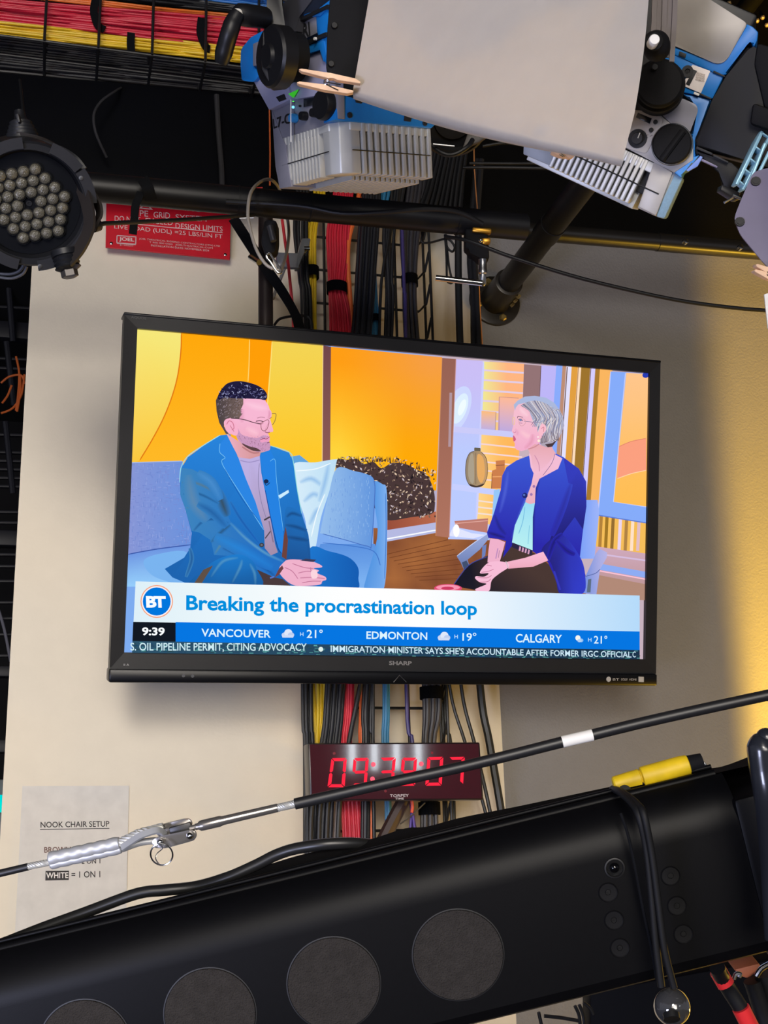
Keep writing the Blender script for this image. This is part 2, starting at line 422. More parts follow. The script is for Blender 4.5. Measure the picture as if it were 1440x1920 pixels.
# ---- the picture: flat coloured shapes on the lit screen
class Pic:
    def __init__(s): s.v = []; s.c = []; s.f = []; s.k = 0
    def poly(s, pts, col, smooth=False, n=5):
        """pts photo pixels; col one colour or a function of pixel"""
        if smooth: pts = [(p.x, p.y) for p in smooth_path([V((x, y, 0)) for x, y in pts], n, True)]
        s.k += 1; b = len(s.v)
        for x, y in pts:
            q = TV.at(x, y); q = q - TV.o; u = max(SL, min(SR, q.dot(TV.u))); v = max(SB, min(ST, q.dot(TV.v)))
            s.v.append(TV.pt(u, v, 0.00003 * s.k)); s.c.append(col(x, y) if callable(col) else col)
        s.f.append(tuple(range(b, b + len(pts))))
    def stroke(s, pts, w, col, n=5):
        if len(pts) > 2: pts = [(p.x, p.y) for p in smooth_path([V((x, y, 0)) for x, y in pts], n)]
        Lf = []; Rt = []; m = len(pts)
        for i, (x, y) in enumerate(pts):
            a = pts[max(0, i - 1)]; b = pts[min(m - 1, i + 1)]
            dx, dy = b[0] - a[0], b[1] - a[1]; l = math.hypot(dx, dy) or 1
            ww = w * (1 if m < 4 else (0.55 if i in (0, m - 1) else 1))
            Lf.append((x - dy / l * ww / 2, y + dx / l * ww / 2)); Rt.append((x + dy / l * ww / 2, y - dx / l * ww / 2))
        s.k += 1
        for i in range(m - 1):
            s.k -= 1; s.poly([Lf[i], Lf[i + 1], Rt[i + 1], Rt[i]], col)
    def soft(s, pts, w, col, base, k=0.75):
        """a fold: full colour along the middle, fading to the cloth colour at both sides and at the ends"""
        if len(pts) > 2: pts = [(p.x, p.y) for p in smooth_path([V((x, y, 0)) for x, y in pts], 5)]
        m = len(pts); rows = []
        for i, (x, y) in enumerate(pts):
            a = pts[max(0, i - 1)]; b = pts[min(m - 1, i + 1)]; dx, dy = b[0] - a[0], b[1] - a[1]; l = math.hypot(dx, dy) or 1
            t = math.sin(math.pi * (0.06 + 0.88 * i / (m - 1))) ** 0.6; ww = w * (0.35 + 0.65 * t); nx, ny = -dy / l * ww, dx / l * ww
            rows.append([(x - nx, y - ny), (x, y), (x + nx, y + ny), t])
        s.k += 1
        for r0, r1 in zip(rows[:-1], rows[1:]):
            for u in (0, 1):
                q = [r0[u], r1[u], r1[u + 1], r0[u + 1]]; mid = (r0[1], r1[1])
                cols = {p: (mixc(base(*p), col, k * (r0[3] if p == r0[1] else r1[3])) if p in mid else base(*p)) for p in q}
                s.k -= 1; s.poly(q, lambda x, y: cols[(x, y)])
    def ell(s, cx, cy, rx, ry, col, n=28, rot=0):
        c, q = math.cos(rot), math.sin(rot)
        s.poly([(cx + rx * math.cos(t) * c - ry * math.sin(t) * q, cy + rx * math.cos(t) * q + ry * math.sin(t) * c) for t in [2 * math.pi * i / n for i in range(n)]], col)
    def bits(s, items):                      # many tiny shapes sharing one layer
        s.k += 1
        for pts, col in items:
            s.k -= 1; s.poly(pts, col)
    def grid(s, quad, col, nx=12, ny=8):
        """quad tl,tr,br,bl with a colour function of pixel, shaded smoothly"""
        tl, tr, br, bl = quad; s.k += 1
        def q(a, b): 
            return tuple((tl[i] * (1 - a) + tr[i] * a) * (1 - b) + (bl[i] * (1 - a) + br[i] * a) * b for i in (0, 1))
        for i in range(nx):
            for j in range(ny):
                s.k -= 1; s.poly([q(i / nx, j / ny), q((i + 1) / nx, j / ny), q((i + 1) / nx, (j + 1) / ny), q(i / nx, (j + 1) / ny)], col)
    def text(s, body, a, b, c, col, weight=0.0, space=1.0):
        s.k += 1; o = 0.00003 * s.k; bs = len(s.v)
        vs, fs = text_quad(body, TV.at(*a, o), TV.at(*b, o), TV.at(*c, o), weight, space)
        s.v += vs; s.c += [col] * len(vs); s.f += [tuple(i + bs for i in f) for f in fs]
    def build(s, name, parent):
        o0 = ORG[parent.name]
        me = bpy.data.meshes.new(name); me.from_pydata([v - o0 for v in s.v], [], s.f)
        at = me.color_attributes.new('picture', 'FLOAT_COLOR', 'POINT')
        for i, c in enumerate(s.c): at.data[i].color = (*lin(c), 1)
        m = bpy.data.materials.new(name + '_light'); m.use_nodes = True; nt = m.node_tree; nt.nodes.clear()
        a = nt.nodes.new('ShaderNodeVertexColor'); a.layer_name = 'picture'
        e = nt.nodes.new('ShaderNodeEmission'); e.inputs[1].default_value = 1.0
        o = nt.nodes.new('ShaderNodeOutputMaterial'); nt.links.new(a.outputs[0], e.inputs[0]); nt.links.new(e.outputs[0], o.inputs[0])
        me.materials.append(m); ob = bpy.data.objects.new(name, me); COL.objects.link(ob); ob.parent = parent; ORG[ob.name] = o0
        return ob
def mixc(a, b, t):
    t = max(0, min(1, t)); return tuple(a[i] * (1 - t) + b[i] * t for i in range(3))
def A(*p): return [(200 + x * 0.36111, 580 + y * 0.36111) for x, y in p]
def B(*p): return [(700 + x * 0.38889, 620 + y * 0.38889) for x, y in p]
def Cc(*p): return [(380 + x / 6, 700 + y / 6) for x, y in p]
def Dd(*p): return [(900 + x * 0.15278, 720 + y * 0.15278) for x, y in p]
rnd = random.Random(3)
pc = Pic()
pc.grid([(228, 610), (1220, 695), (1212, 1240), (225, 1232)], lambda x, y: (200, 178, 190) if x > 800 else (126, 172, 240), 8, 4)
# studio wall at left
pc.grid([(256, 617), (606, 648), (604, 905), (240, 905)], lambda x, y: mixc((255, 168, 12), (255, 186, 40), (y - 640) / 230), 6, 5)
pc.poly([(256, 617)] + [(x, y) for x, y in ((340, 625), (339, 660), (333, 705), (322, 745), (306, 785), (285, 825), (262, 863), (247, 870), (244, 885))], lambda x, y: mixc((246, 232, 122), (252, 200, 62), (y - 640) / 220))
pc.stroke([(340, 625), (339, 660), (333, 705), (322, 745), (306, 785), (285, 825), (262, 863)], 2.2, (226, 120, 20))
pc.poly([(468, 636), (510, 640), (507, 690), (501, 764), (495, 800), (462, 800), (465, 720)], (255, 158, 8))
pc.stroke([(468, 637), (467, 680), (465, 716)], 1.8, (255, 214, 110))
pc.grid([(510, 640), (606, 648), (604, 900), (488, 900)], lambda x, y: mixc((244, 212, 84), (255, 200, 40), (y - 660) / 200), 4, 5)
pc.stroke([(510, 641), (507, 690), (501, 764)], 1.8, (255, 226, 120))
# post and orange panel
pc.grid([(620, 650), (829, 670), (818, 920), (618, 900)], lambda x, y: mixc(mixc((255, 158, 22), (246, 158, 70), (x - 650) / 150), mixc((255, 214, 60), (255, 170, 8), (x - 640) / 120), (y - 680) / 170), 10, 9)
pc.poly([(606, 648), (620.5, 650), (619, 868), (604, 868)], lambda x, y: mixc((112, 70, 74), (142, 92, 86), (y - 650) / 200))
pc.stroke([(605.5, 648), (604, 868)], 1.5, (240, 205, 150))
# base strip, planter, floor
pc.grid([(700, 990), (1070, 995), (1100, 1120), (700, 1115)], lambda x, y: mixc((128, 74, 48), (170, 106, 60), 0.5 + 0.5 * math.sin(x / 31 + y / 23)), 10, 4)
for i in range(9): pc.stroke([(722 + i * 8, 1040 + i * 6), (840 + i * 6, 1012 + i * 9)], 1.1, (112, 62, 36))
pc.poly(B((60, 955), (300, 915), (300, 975), (60, 1018)), (182, 186, 226))
pc.stroke(B((60, 1005), (300, 962)), 2.5, (250, 252, 255))
pc.poly(B((60, 900), (302, 872), (300, 925), (62, 962)), lambda x, y: mixc((150, 76, 58), (186, 106, 78), (x - 720) / 100))
pc.poly([(632, 862), (650, 862), (668, 860), (682, 870), (700, 866), (715, 878), (735, 868), (760, 870), (780, 880), (800, 890), (813, 920), (815, 950), (808, 964), (770, 970), (725, 975), (700, 950), (660, 905), (632, 890)], (74, 56, 56), True)
it = []
for i in range(620):
    x = rnd.uniform(630, 816); y = rnd.uniform(856 + max(0, (x - 740) * 0.30), 970)
    if x < 725 and y > 882 + (x - 632) * 0.9: continue
    a = rnd.uniform(0, 6.28); l = rnd.uniform(1.6, 4.2); ww = rnd.uniform(0.8, 1.8)
    c = rnd.choice([(232, 206, 178), (176, 146, 124), (40, 32, 38), (60, 48, 44), (120, 98, 84), (206, 190, 196), (30, 26, 30)])
    it.append(([(x + l * math.cos(a), y + l * math.sin(a)), (x + ww * math.cos(a + 1.57), y + ww * math.sin(a + 1.57)), (x - l * math.cos(a), y - l * math.sin(a)), (x - ww * math.cos(a + 1.57), y - ww * math.sin(a + 1.57))], c))
for i in range(46):
    x = rnd.uniform(634, 806); y = 862 + max(0, (x - 740) * 0.32); l = rnd.uniform(4, 9); a = rnd.uniform(-2.2, -0.95)
    it.append(([(x - 1.2, y + 4), (x + 1.2, y + 4), (x + l * math.cos(a), y + l * math.sin(a))], rnd.choice([(60, 44, 44), (110, 78, 50)])))
pc.bits(it)
# bookshelf side of the set
pc.grid(B((397, 138), (560, 148), (560, 1010), (360, 1005)), lambda x, y: mixc((204, 190, 246), (188, 204, 255), (y - 700) / 150), 3, 8)
pc.ell(858, 768, 22, 46, (206, 216, 255), rot=0.35); pc.ell(862, 766, 13, 30, (222, 240, 255), rot=0.35); pc.ell(866, 764, 6, 16, (240, 252, 255), rot=0.35)
pc.grid(B((527, 148), (728, 160), (700, 640), (510, 620)), lambda x, y: mixc((240, 234, 150), (255, 182, 130), (x - 905) / 45), 5, 4)
pc.grid(B((512, 500), (712, 520), (640, 960), (494, 915)), lambda x, y: mixc((255, 216, 140), (255, 184, 92), (x - 895) / 50), 4, 4)
for y in (190, 238, 288, 338, 388, 432): pc.stroke(B((524, y), (726, y + 14)), 3.4, (226, 206, 232))
for y in (545, 588, 630, 672, 715): pc.stroke(B((508, y), (716, y + 22)), 2.8, (246, 214, 214))
for y in (820, 850, 880): pc.stroke(B((498, y), (585, y + 10)), 2.8, (246, 224, 214))
pc.stroke(B((530, 150), (514, 520), (496, 915)), 4, (206, 210, 255))
pc.poly(B((604, 318), (705, 326), (690, 500), (600, 490)), lambda x, y: mixc((255, 186, 150), (186, 170, 226), (y - 750) / 55)); pc.stroke(B((604, 488), (606, 320), (700, 326)), 0.9, (150, 110, 130), 1)
pc.poly(B((520, 386), (592, 393), (586, 484), (518, 478)), lambda x, y: mixc((255, 190, 120), (190, 176, 226), (y - 770) / 30)); pc.stroke(B((590, 394), (586, 482), (520, 478)), 0.9, (140, 110, 130), 1)
pc.poly(B((390, 462), (705, 490), (705, 518), (388, 490)), (204, 204, 250))
pc.poly(B((380, 738), (606, 768), (604, 796), (378, 766)), (200, 208, 255))
pc.poly(B((390, 918), (552, 905), (548, 975), (396, 948)), (190, 124, 112)); pc.stroke(B((392, 930), (550, 916)), 1.5, (226, 170, 160))
pc.poly(B((384, 945), (470, 976), (540, 985), (480, 1002), (362, 990)), (226, 230, 255)); pc.ell(855, 995, 6, 12, (255, 255, 255))
pc.poly(B((330, 132), (397, 138), (364, 998), (298, 990)), lambda x, y: mixc((150, 98, 84), (176, 116, 96), (y - 700) / 250)); pc.stroke(B((397, 140), (364, 998)), 1.3, (200, 150, 150)); pc.stroke(B((330, 132), (300, 990)), 1.2, (205, 140, 90)); pc.stroke(B((372, 300), (366, 560)), 5, (178, 150, 160))
# vase and bottle
pc.poly(B((486, 566), (514, 568), (517, 584), (543, 618), (548, 690), (530, 742), (496, 755), (462, 744), (444, 700), (446, 632), (462, 592), (484, 582)), lambda x, y: mixc((150, 134, 112), (206, 160, 106), (x - 885) / 30), True)
pc.poly(B((500, 600), (528, 615), (536, 690), (520, 735), (500, 700)), (232, 172, 100), True); pc.poly(B((462, 610), (480, 600), (484, 720), (470, 735), (455, 690)), (172, 160, 140), True)
pc.stroke(B((484, 582), (462, 592), (446, 632), (444, 700), (462, 744), (496, 755), (530, 742), (548, 690), (543, 618), (517, 584)), 1.1, (84, 70, 62)); pc.stroke(B((492, 590), (492, 740)), 0.8, (96, 84, 74)); pc.poly(B((486, 564), (514, 566), (515, 582), (485, 580)), (104, 98, 84)); pc.stroke(B((460, 742), (496, 752), (532, 740)), 3, (70, 56, 50))
pc.poly(B((588, 628), (632, 624), (632, 668), (620, 760), (566, 762), (570, 676), (590, 668)), (206, 128, 78)); pc.stroke(B((588, 650), (630, 648)), 1, (120, 74, 56)); pc.stroke(B((570, 690), (568, 762)), 1, (120, 74, 56)); pc.stroke(B((572, 705), (615, 704)), 2, (240, 170, 110))
# vertical blinds and blue framed panel at right
def stripes(spec, y0, y1, k):
    for (a, b, c) in spec: pc.poly(B((a, y0), (b, y0 + (b - a) * 0.05), (b + k, y1), (a + k, y1)), c)
stripes([(805, 882, (190, 182, 248)), (880, 912, (138, 172, 252)), (910, 930, (190, 142, 118)), (928, 956, (228, 226, 255)), (954, 986, (226, 160, 66)), (984, 1002, (255, 222, 190)), (1000, 1046, (158, 116, 46)), (1044, 1070, (214, 206, 255)), (1068, 1092, (170, 122, 48)), (1090, 1150, (250, 182, 96))], 168, 840, -46)
stripes([(930, 935, (120, 90, 80)), (985, 988, (150, 96, 40)), (1045, 1048, (96, 70, 30))], 176, 830, -46)
pc.poly(B((724, 163), (806, 170), (796, 345), (718, 345)), (148, 116, 118)); pc.stroke(B((806, 170), (798, 345)), 1.2, (104, 80, 84))
pc.grid(B((1070, 880), (1322, 920), (1310, 1075), (1070, 1045)), lambda x, y: (246, 190, 90), 3, 3)
for x, c in ((1092, (180, 130, 60)), (1120, (160, 118, 40)), (1150, (150, 110, 50)), (1185, (236, 214, 240)), (1215, (176, 130, 70)), (1245, (255, 226, 200)), (1275, (226, 190, 200))): pc.stroke(B((x + 4, 895), (x - 4, 1062)), 6, c)
pc.poly(B((1068, 1040), (1322, 1075), (1312, 1240), (1060, 1190)), lambda x, y: mixc((208, 170, 190), (190, 150, 150), (y - 1030) / 60))
pc.poly(B((1072, 1120), (1312, 1162), (1312, 1192), (1070, 1150)), (142, 172, 244)); pc.stroke(B((1070, 1155), (1312, 1198)), 2.4, (255, 196, 214)); pc.stroke(B((1072, 1075), (1312, 1108)), 3, (214, 190, 224))
pc.poly(B((1040, 1170), (1312, 1222), (1312, 1300), (1040, 1290)), (178, 138, 120))
pc.poly(B((1140, 198), (1330, 208), (1330, 930), (1078, 890)), (134, 172, 250)); pc.stroke(B((1141, 198), (1110, 560), (1079, 890)), 2, (196, 206, 255)); pc.stroke(B((1079, 890), (1310, 927)), 2, (90, 122, 210))
pc.grid(B((1216, 204), (1330, 210), (1312, 852), (1156, 826)), lambda x, y: mixc((255, 198, 140), (255, 190, 84), (y - 720) / 200), 3, 5)
pc.poly(B((1180, 560), (1240, 535), (1312, 520), (1312, 672), (1240, 690), (1172, 712)), (252, 160, 128), False); pc.stroke(B((1172, 714), (1240, 690), (1312, 674)), 1.4, (255, 214, 170)); pc.stroke(B((1180, 560), (1240, 535), (1312, 520)), 1.2, (226, 130, 110)); pc.stroke(B((1212, 206), (1154, 826), (1312, 850)), 1.6, (200, 208, 250), 1)
pc.ell(1209, 704, 6, 5, (40, 60, 180))
# couch
pc.grid(A((100, 798), (392, 788), (470, 1240), (100, 1275)), lambda x, y: mixc((136, 150, 214), (104, 146, 222), (x - 240) / 130), 4, 4)
it = []
for i in range(520):
    x = rnd.uniform(240, 372); y = rnd.uniform(870, 1036); l = rnd.uniform(1.5, 4); c = rnd.choice([(120, 138, 208), (146, 164, 224), (108, 134, 206)])
    it.append(([(x, y - l), (x + 0.9, y - l), (x + 0.9, y + l), (x, y + l)], c) if i % 2 else ([(x - l, y), (x + l, y), (x + l, y + 0.8), (x - l, y + 0.8)], c))
pc.bits(it)
pc.poly(A((100, 1275), (260, 1245), (470, 1218), (470, 1440), (100, 1440)), lambda x, y: mixc((110, 150, 226), (150, 206, 252), (y - 1040) / 50)); pc.stroke(A((105, 1273), (260, 1245), (440, 1222)), 2, (60, 90, 170))
pc.poly(A((190, 1310), (270, 1270), (420, 1265), (420, 1420), (250, 1390)), (122, 180, 240), True)
pc.stroke(A((130, 797), (390, 789)), 1.5, (160, 190, 240))
pc.poly(A((955, 765), (1000, 758), (1060, 805), (970, 830)), (96, 164, 222))
pc.grid([(600, 1020), (702, 1020), (720, 1120), (560, 1120)], lambda x, y: mixc((92, 146, 224), (124, 178, 242), (y - 1030) / 60), 4, 3)
pc.poly([(700, 905), (716, 908), (724, 920), (725, 1000), (722, 1085), (712, 1110), (680, 1112), (706, 1010), (702, 950)], lambda x, y: mixc((84, 150, 226), (130, 178, 240), (x - 700) / 25), True)
pc.stroke([(722, 925), (723, 1000), (720, 1085)], 1.4, (60, 116, 200)); pc.stroke([(604, 1018), (660, 1024), (700, 1034), (712, 1060)], 1.6, (64, 116, 200))
pc.poly(A((962, 812), (1080, 796), (1182, 780), (1190, 798), (1152, 950), (1110, 1082), (1080, 1242), (1046, 1232), (1030, 1100), (1000, 1000)), lambda x, y: mixc((214, 236, 250), (190, 224, 246), (x - 560) / 60), True)
for q in (((1000, 900), (1060, 880), (1120, 920)), ((1020, 1000), (1070, 960), (1110, 980)), ((1050, 1120), (1080, 1060), (1100, 1030)), ((1150, 800), (1130, 900), (1100, 1000))): pc.soft(A(*q), 7, (146, 190, 234), lambda x, y: mixc((214, 236, 250), (190, 224, 246), (x - 560) / 60), 0.9)
for q in (((980, 840), (1080, 830), (1160, 800)), ((1060, 1180), (1090, 1060), (1130, 960))): pc.stroke(A(*q), 2, (240, 250, 255))
pc.poly(A((1192, 826), (1280, 840), (1345, 856), (1382, 880), (1390, 950), (1372, 1216), (1352, 1230), (1230, 1196), (1118, 1166), (1110, 1140), (1150, 960)), lambda x, y: mixc((150, 190, 236), (98, 150, 222), (x - 610) / 90), True)
it = []
for i in range(260):
    x = rnd.uniform(614, 692); y = rnd.uniform(895, 1010)
    if x < 614 + (y - 880) * -0.02 + max(0, (960 - y) * 0.15): continue
    l = rnd.uniform(1.2, 3.4); c = rnd.choice([(108, 152, 220), (148, 188, 236), (124, 170, 230)]); it.append(([(x, y - l), (x + 0.8, y - l), (x + 0.8, y + l), (x, y + l)], c))
pc.bits(it)
pc.stroke(A((1384, 890), (1390, 950), (1372, 1216), (1352, 1230), (1230, 1196), (1118, 1166)), 1.4, (70, 110, 190))
# the man: legs, jacket, shirt
JK = (34, 112, 190)
pc.poly(A((1050, 1242), (1150, 1256), (1250, 1286), (1300, 1336), (1304, 1395), (1280, 1460), (1000, 1450)), lambda x, y: mixc((30, 118, 206), (22, 92, 178), (x - 590) / 80), True)
pc.poly(A((590, 655), (500, 710), (420, 768), (386, 825), (379, 900), (382, 970), (404, 1030), (440, 1160), (432, 1240), (400, 1290), (300, 1348), (340, 1392), (430, 1430), (800, 1460), (1080, 1440), (1055, 1340), (1055, 1250), (1045, 1170), (1010, 1060), (985, 930), (965, 790), (945, 745), (850, 710), (820, 740), (680, 770), (640, 650)), lambda x, y: mixc((40, 132, 220), (30, 100, 176), (y - 830) / 220))
pc.stroke(A((588, 654), (500, 708), (420, 764), (384, 825), (378, 900)), 1.6, (150, 220, 235)); pc.stroke(A((850, 710), (945, 743), (966, 790), (986, 930), (1010, 1060)), 1.4, (150, 220, 220))
pc.poly(A((386, 825), (440, 830), (520, 870), (570, 940), (600, 1010), (640, 1100), (700, 1150), (800, 1250), (918, 1310), (868, 1392), (780, 1352), (640, 1280), (556, 1276), (540, 1200), (480, 1160), (440, 1150), (404, 1030), (380, 960)), lambda x, y: mixc((62, 132, 190), (36, 112, 196), (x - 350) / 130))
JB = lambda x, y: mixc((62, 132, 190), (36, 112, 196), (x - 350) / 130)
for q, ww, c in ((((575, 940), (600, 1010), (625, 1075)), 6, (56, 66, 70)), (((390, 900), (470, 905), (560, 950)), 1.6, (96, 120, 130)), (((395, 960), (480, 960), (580, 1010)), 1.5, (30, 84, 140)), (((410, 1030), (500, 1040), (600, 1080)), 1.5, (92, 130, 150)), (((450, 1150), (500, 1100), (560, 1090), (630, 1110)), 1.7, (26, 76, 136)), (((540, 1210), (600, 1150), (640, 1120)), 2.2, (40, 80, 116)), (((560, 1270), (600, 1210), (640, 1190)), 1.5, (100, 140, 150)), (((640, 1110), (720, 1190), (820, 1265), (915, 1310)), 1.6, (110, 170, 200)), (((600, 1240), (700, 1280), (800, 1330), (870, 1385)), 2.4, (26, 70, 130)), (((430, 1240), (440, 1300), (410, 1390)), 1.8, (26, 76, 140)), (((640, 1000), (700, 1100), (800, 1230)), 1.2, (24, 86, 168))): pc.soft(A(*q), ww * 1.7 + 1.2, c, JB)
for q, ww, c in ((((420, 860), (450, 1000), (520, 1100)), 14, (112, 140, 168)), (((470, 850), (540, 900), (590, 990)), 10, (84, 150, 214)), (((560, 1180), (700, 1250), (860, 1340)), 13, (40, 140, 226)), (((470, 1010), (540, 1050), (620, 1130)), 9, (28, 84, 150))): pc.soft(A(*q), ww, c, JB, 0.6)
pc.poly(A((780, 1352), (868, 1392), (910, 1400), (960, 1440), (780, 1450)), (74, 58, 60))
pc.poly(A((430, 1450), (500, 1352), (580, 1295), (680, 1272), (742, 1296), (775, 1345), (788, 1450)), lambda x, y: mixc((32, 124, 206), (26, 92, 160), (y - 1040) / 50), True)
for q in (((540, 1390), (600, 1310), (680, 1290)), ((650, 1420), (690, 1340), (700, 1300)), ((770, 1430), (765, 1370), (740, 1320))): pc.soft(A(*q), 4, (110, 170, 200), lambda x, y: mixc((32, 124, 206), (26, 92, 160), (y - 1040) / 50), 0.6)
pc.poly(A((440, 1440), (500, 1352), (550, 1330), (480, 1440)), (96, 80, 70))
pc.poly(A((680, 768), (740, 776), (792, 760), (800, 850), (830, 1000), (850, 1100), (872, 1220), (886, 1262), (850, 1278), (818, 1240), (815, 1150), (760, 1000), (720, 880)), lambda x, y: mixc((190, 176, 226), (164, 142, 170), (y - 900) / 130))
pc.stroke(A((690, 785), (740, 795), (795, 782)), 1.4, (150, 136, 190)); pc.stroke(A((790, 800), (785, 900), (800, 1000), (830, 1100)), 1.2, (140, 130, 170))
pc.stroke(A((815, 1095), (845, 1078)), 3, (70, 64, 74)); pc.stroke(A((820, 1190), (850, 1150)), 2.2, (84, 74, 84)); pc.stroke(A((840, 1100), (862, 1210)), 2, (130, 112, 140))
pc.poly(A((586, 700), (622, 655), (680, 770), (720, 880), (770, 1000), (815, 1148), (800, 1130), (700, 970), (598, 805), (612, 772), (584, 742)), (44, 134, 228)); pc.stroke(A((586, 698), (584, 742), (612, 772), (598, 805), (700, 970), (812, 1146)), 1.1, (120, 196, 245)); pc.stroke(A((610, 830), (700, 985), (790, 1100)), 0.9, (24, 84, 170))
pc.poly(A((794, 760), (845, 728), (870, 780), (880, 900), (912, 1130), (916, 1190), (908, 1270), (885, 1235), (850, 1090), (820, 940)), (38, 130, 226)); pc.stroke(A((845, 790), (872, 785), (880, 900), (914, 1150)), 1, (110, 190, 245)); pc.stroke(A((820, 940), (850, 1090), (885, 1235), (906, 1268)), 1.4, (24, 70, 150))
pc.poly(A((888, 968), (940, 938), (944, 952), (896, 984)), (206, 238, 255)); pc.ell(498, 903, 4.5, 4, (24, 40, 80)); pc.stroke(A((815, 890), (825, 915), (845, 900)), 1.3, (30, 40, 70))
pc.ell(489.5, 1022, 4.5, 4, (60, 60, 64)); pc.ell(489.5, 1022, 2.4, 2, (110, 110, 120))
pc.poly(A((925, 1040), (960, 1030), (1000, 1060), (1035, 1150), (1050, 1240), (1050, 1320), (990, 1310), (930, 1300), (910, 1270), (918, 1180)), lambda x, y: mixc((34, 112, 190), (30, 84, 150), (y - 960) / 80), True)
for q in (((930, 1080), (960, 1060), (1010, 1075)), ((925, 1120), (980, 1130), (1035, 1150)), ((920, 1180), (985, 1190), (1045, 1200))): pc.soft(A(*q), 5, (24, 66, 120), lambda x, y: mixc((34, 112, 190), (30, 84, 150), (y - 960) / 80))
pc.poly(A((916, 1180), (926, 1130), (938, 1200), (930, 1300), (906, 1285)), (110, 66, 60))
# hands
SK = (240, 178, 204); SKD = (196, 122, 156)
pc.poly(A((890, 1350), (915, 1315), (940, 1300), (1000, 1300), (1060, 1308), (1108, 1328), (1112, 1340), (1070, 1345), (1098, 1356), (1090, 1370), (1130, 1388), (1136, 1404), (1116, 1412), (1100, 1430), (1000, 1436), (950, 1424), (905, 1385)), SK, True)
for q in (((960, 1320), (1020, 1340), (1070, 1346)), ((990, 1370), (1040, 1360), (1090, 1368)), ((1000, 1395), (1060, 1392), (1130, 1398)), ((1010, 1420), (1060, 1412), (1110, 1412)), ((1055, 1340), (1060, 1380)), ((920, 1340), (960, 1360), (990, 1400))): pc.stroke(A(*q), 1.5, SKD)
pc.poly(A((1058, 1360), (1085, 1356), (1090, 1392), (1062, 1396)), (252, 214, 224), True); pc.poly(A((868, 1392), (892, 1345), (908, 1330), (915, 1345), (890, 1380)), (110, 66, 70)); pc.stroke(A((845, 1395), (866, 1388)), 3, (90, 120, 200)); pc.poly(A((1000, 1305), (1030, 1295), (1085, 1300), (1070, 1312)), (60, 60, 90))
# neck and head
pc.poly(A((618, 645), (700, 700), (800, 730), (792, 762), (740, 778), (682, 770), (650, 710)), lambda x, y: mixc((236, 176, 196), (214, 150, 150), (x - 430) / 40)); pc.stroke(A((700, 715), (750, 745), (790, 745)), 3, (190, 126, 130))
pc.poly(Cc((430, 285), (560, 290), (690, 300), (735, 370), (758, 450), (752, 520), (786, 640), (784, 660), (725, 672), (745, 715), (735, 745), (742, 775), (752, 815), (745, 865), (630, 888), (560, 872), (470, 825), (390, 760), (370, 700), (280, 680), (235, 560), (300, 500), (400, 500)), lambda x, y: mixc((248, 184, 212), (240, 170, 192), (y - 790) / 40))
FB = lambda x, y: mixc((248, 184, 212), (240, 170, 192), (y - 790) / 40)
for q, ww, c in ((((470, 340), (600, 380), (720, 400)), 9, (255, 206, 226)), (((480, 620), (560, 660), (620, 690)), 9, (255, 200, 216)), (((440, 400), (430, 480), (440, 560)), 7, (222, 150, 180)), (((740, 420), (745, 470), (730, 520)), 4, (216, 140, 170))): pc.soft(Cc(*q), ww, c, FB, 0.7)
pc.poly(Cc((385, 620), (430, 690), (520, 720), (610, 730), (680, 700), (738, 720), (700, 740), (742, 775), (752, 815), (745, 865), (690, 884), (630, 888), (560, 872), (450, 808), (390, 750), (372, 700)), (204, 152, 190), True)
it = []
for i in range(240):
    x = rnd.uniform(385, 745); y = rnd.uniform(640, 880)
    if y < 700 - (450 - x) * 0.6 and x < 450 or y > 730 + (x - 385) * 0.55 or (x > 450 and y < 700): continue
    l = rnd.uniform(5, 13); a = rnd.uniform(0.9, 1.9); c = rnd.choice([(150, 104, 130), (120, 80, 92), (226, 180, 220), (170, 120, 160)])
    it.append((Cc((x, y), (x + 4, y), (x + 3 + l * math.cos(a), y + l * math.sin(a)), (x - 1 + l * math.cos(a), y + l * math.sin(a))), c))
pc.bits(it)
pc.poly(Cc((436, 790), (520, 825), (600, 845), (645, 880), (560, 874), (470, 828)), (92, 66, 70), True)
pc.poly(Cc((640, 745), (690, 735), (742, 715), (742, 765), (700, 775), (650, 780)), (238, 160, 196), True); pc.stroke(Cc((640, 752), (680, 738), (710, 742), (745, 716)), 1.2, (150, 76, 110)); pc.stroke(Cc((715, 785), (745, 780)), 1.2, (130, 80, 110))
pc.stroke(Cc((690, 660), (720, 672), (750, 666)), 1.5, (140, 74, 96)); pc.stroke(Cc((735, 560), (700, 630), (700, 660)), 1, (220, 150, 180))
pc.poly(Cc((142, 310), (180, 225), (300, 260), (450, 290), (450, 350), (420, 420), (430, 470), (400, 520), (300, 505), (240, 540), (232, 600), (290, 690), (255, 685), (180, 560), (150, 430)), lambda x, y: mixc((70, 62, 66), (118, 98, 92), (x - 405) / 40))
it = []
for i in range(170):
    x = rnd.uniform(165, 440); y = rnd.uniform(290, 500); l = rnd.uniform(8, 20); a = rnd.uniform(1.8, 2.6); c = rnd.choice([(150, 134, 132), (60, 50, 54), (84, 72, 72), (176, 160, 178)])
    it.append((Cc((x, y), (x + 5, y), (x + 4 + l * math.cos(a), y + l * math.sin(a)), (x + l * math.cos(a), y + l * math.sin(a))), c))
pc.bits(it)
pc.poly(Cc((232, 570), (250, 525), (300, 512), (352, 545), (392, 640), (376, 700), (330, 695), (262, 655)), (248, 178, 206), True); pc.stroke(Cc((262, 580), (290, 540), (330, 560), (345, 620), (320, 640)), 1.6, (208, 124, 150)); pc.stroke(Cc((300, 590), (320, 620), (345, 660)), 1.2, (200, 120, 140))
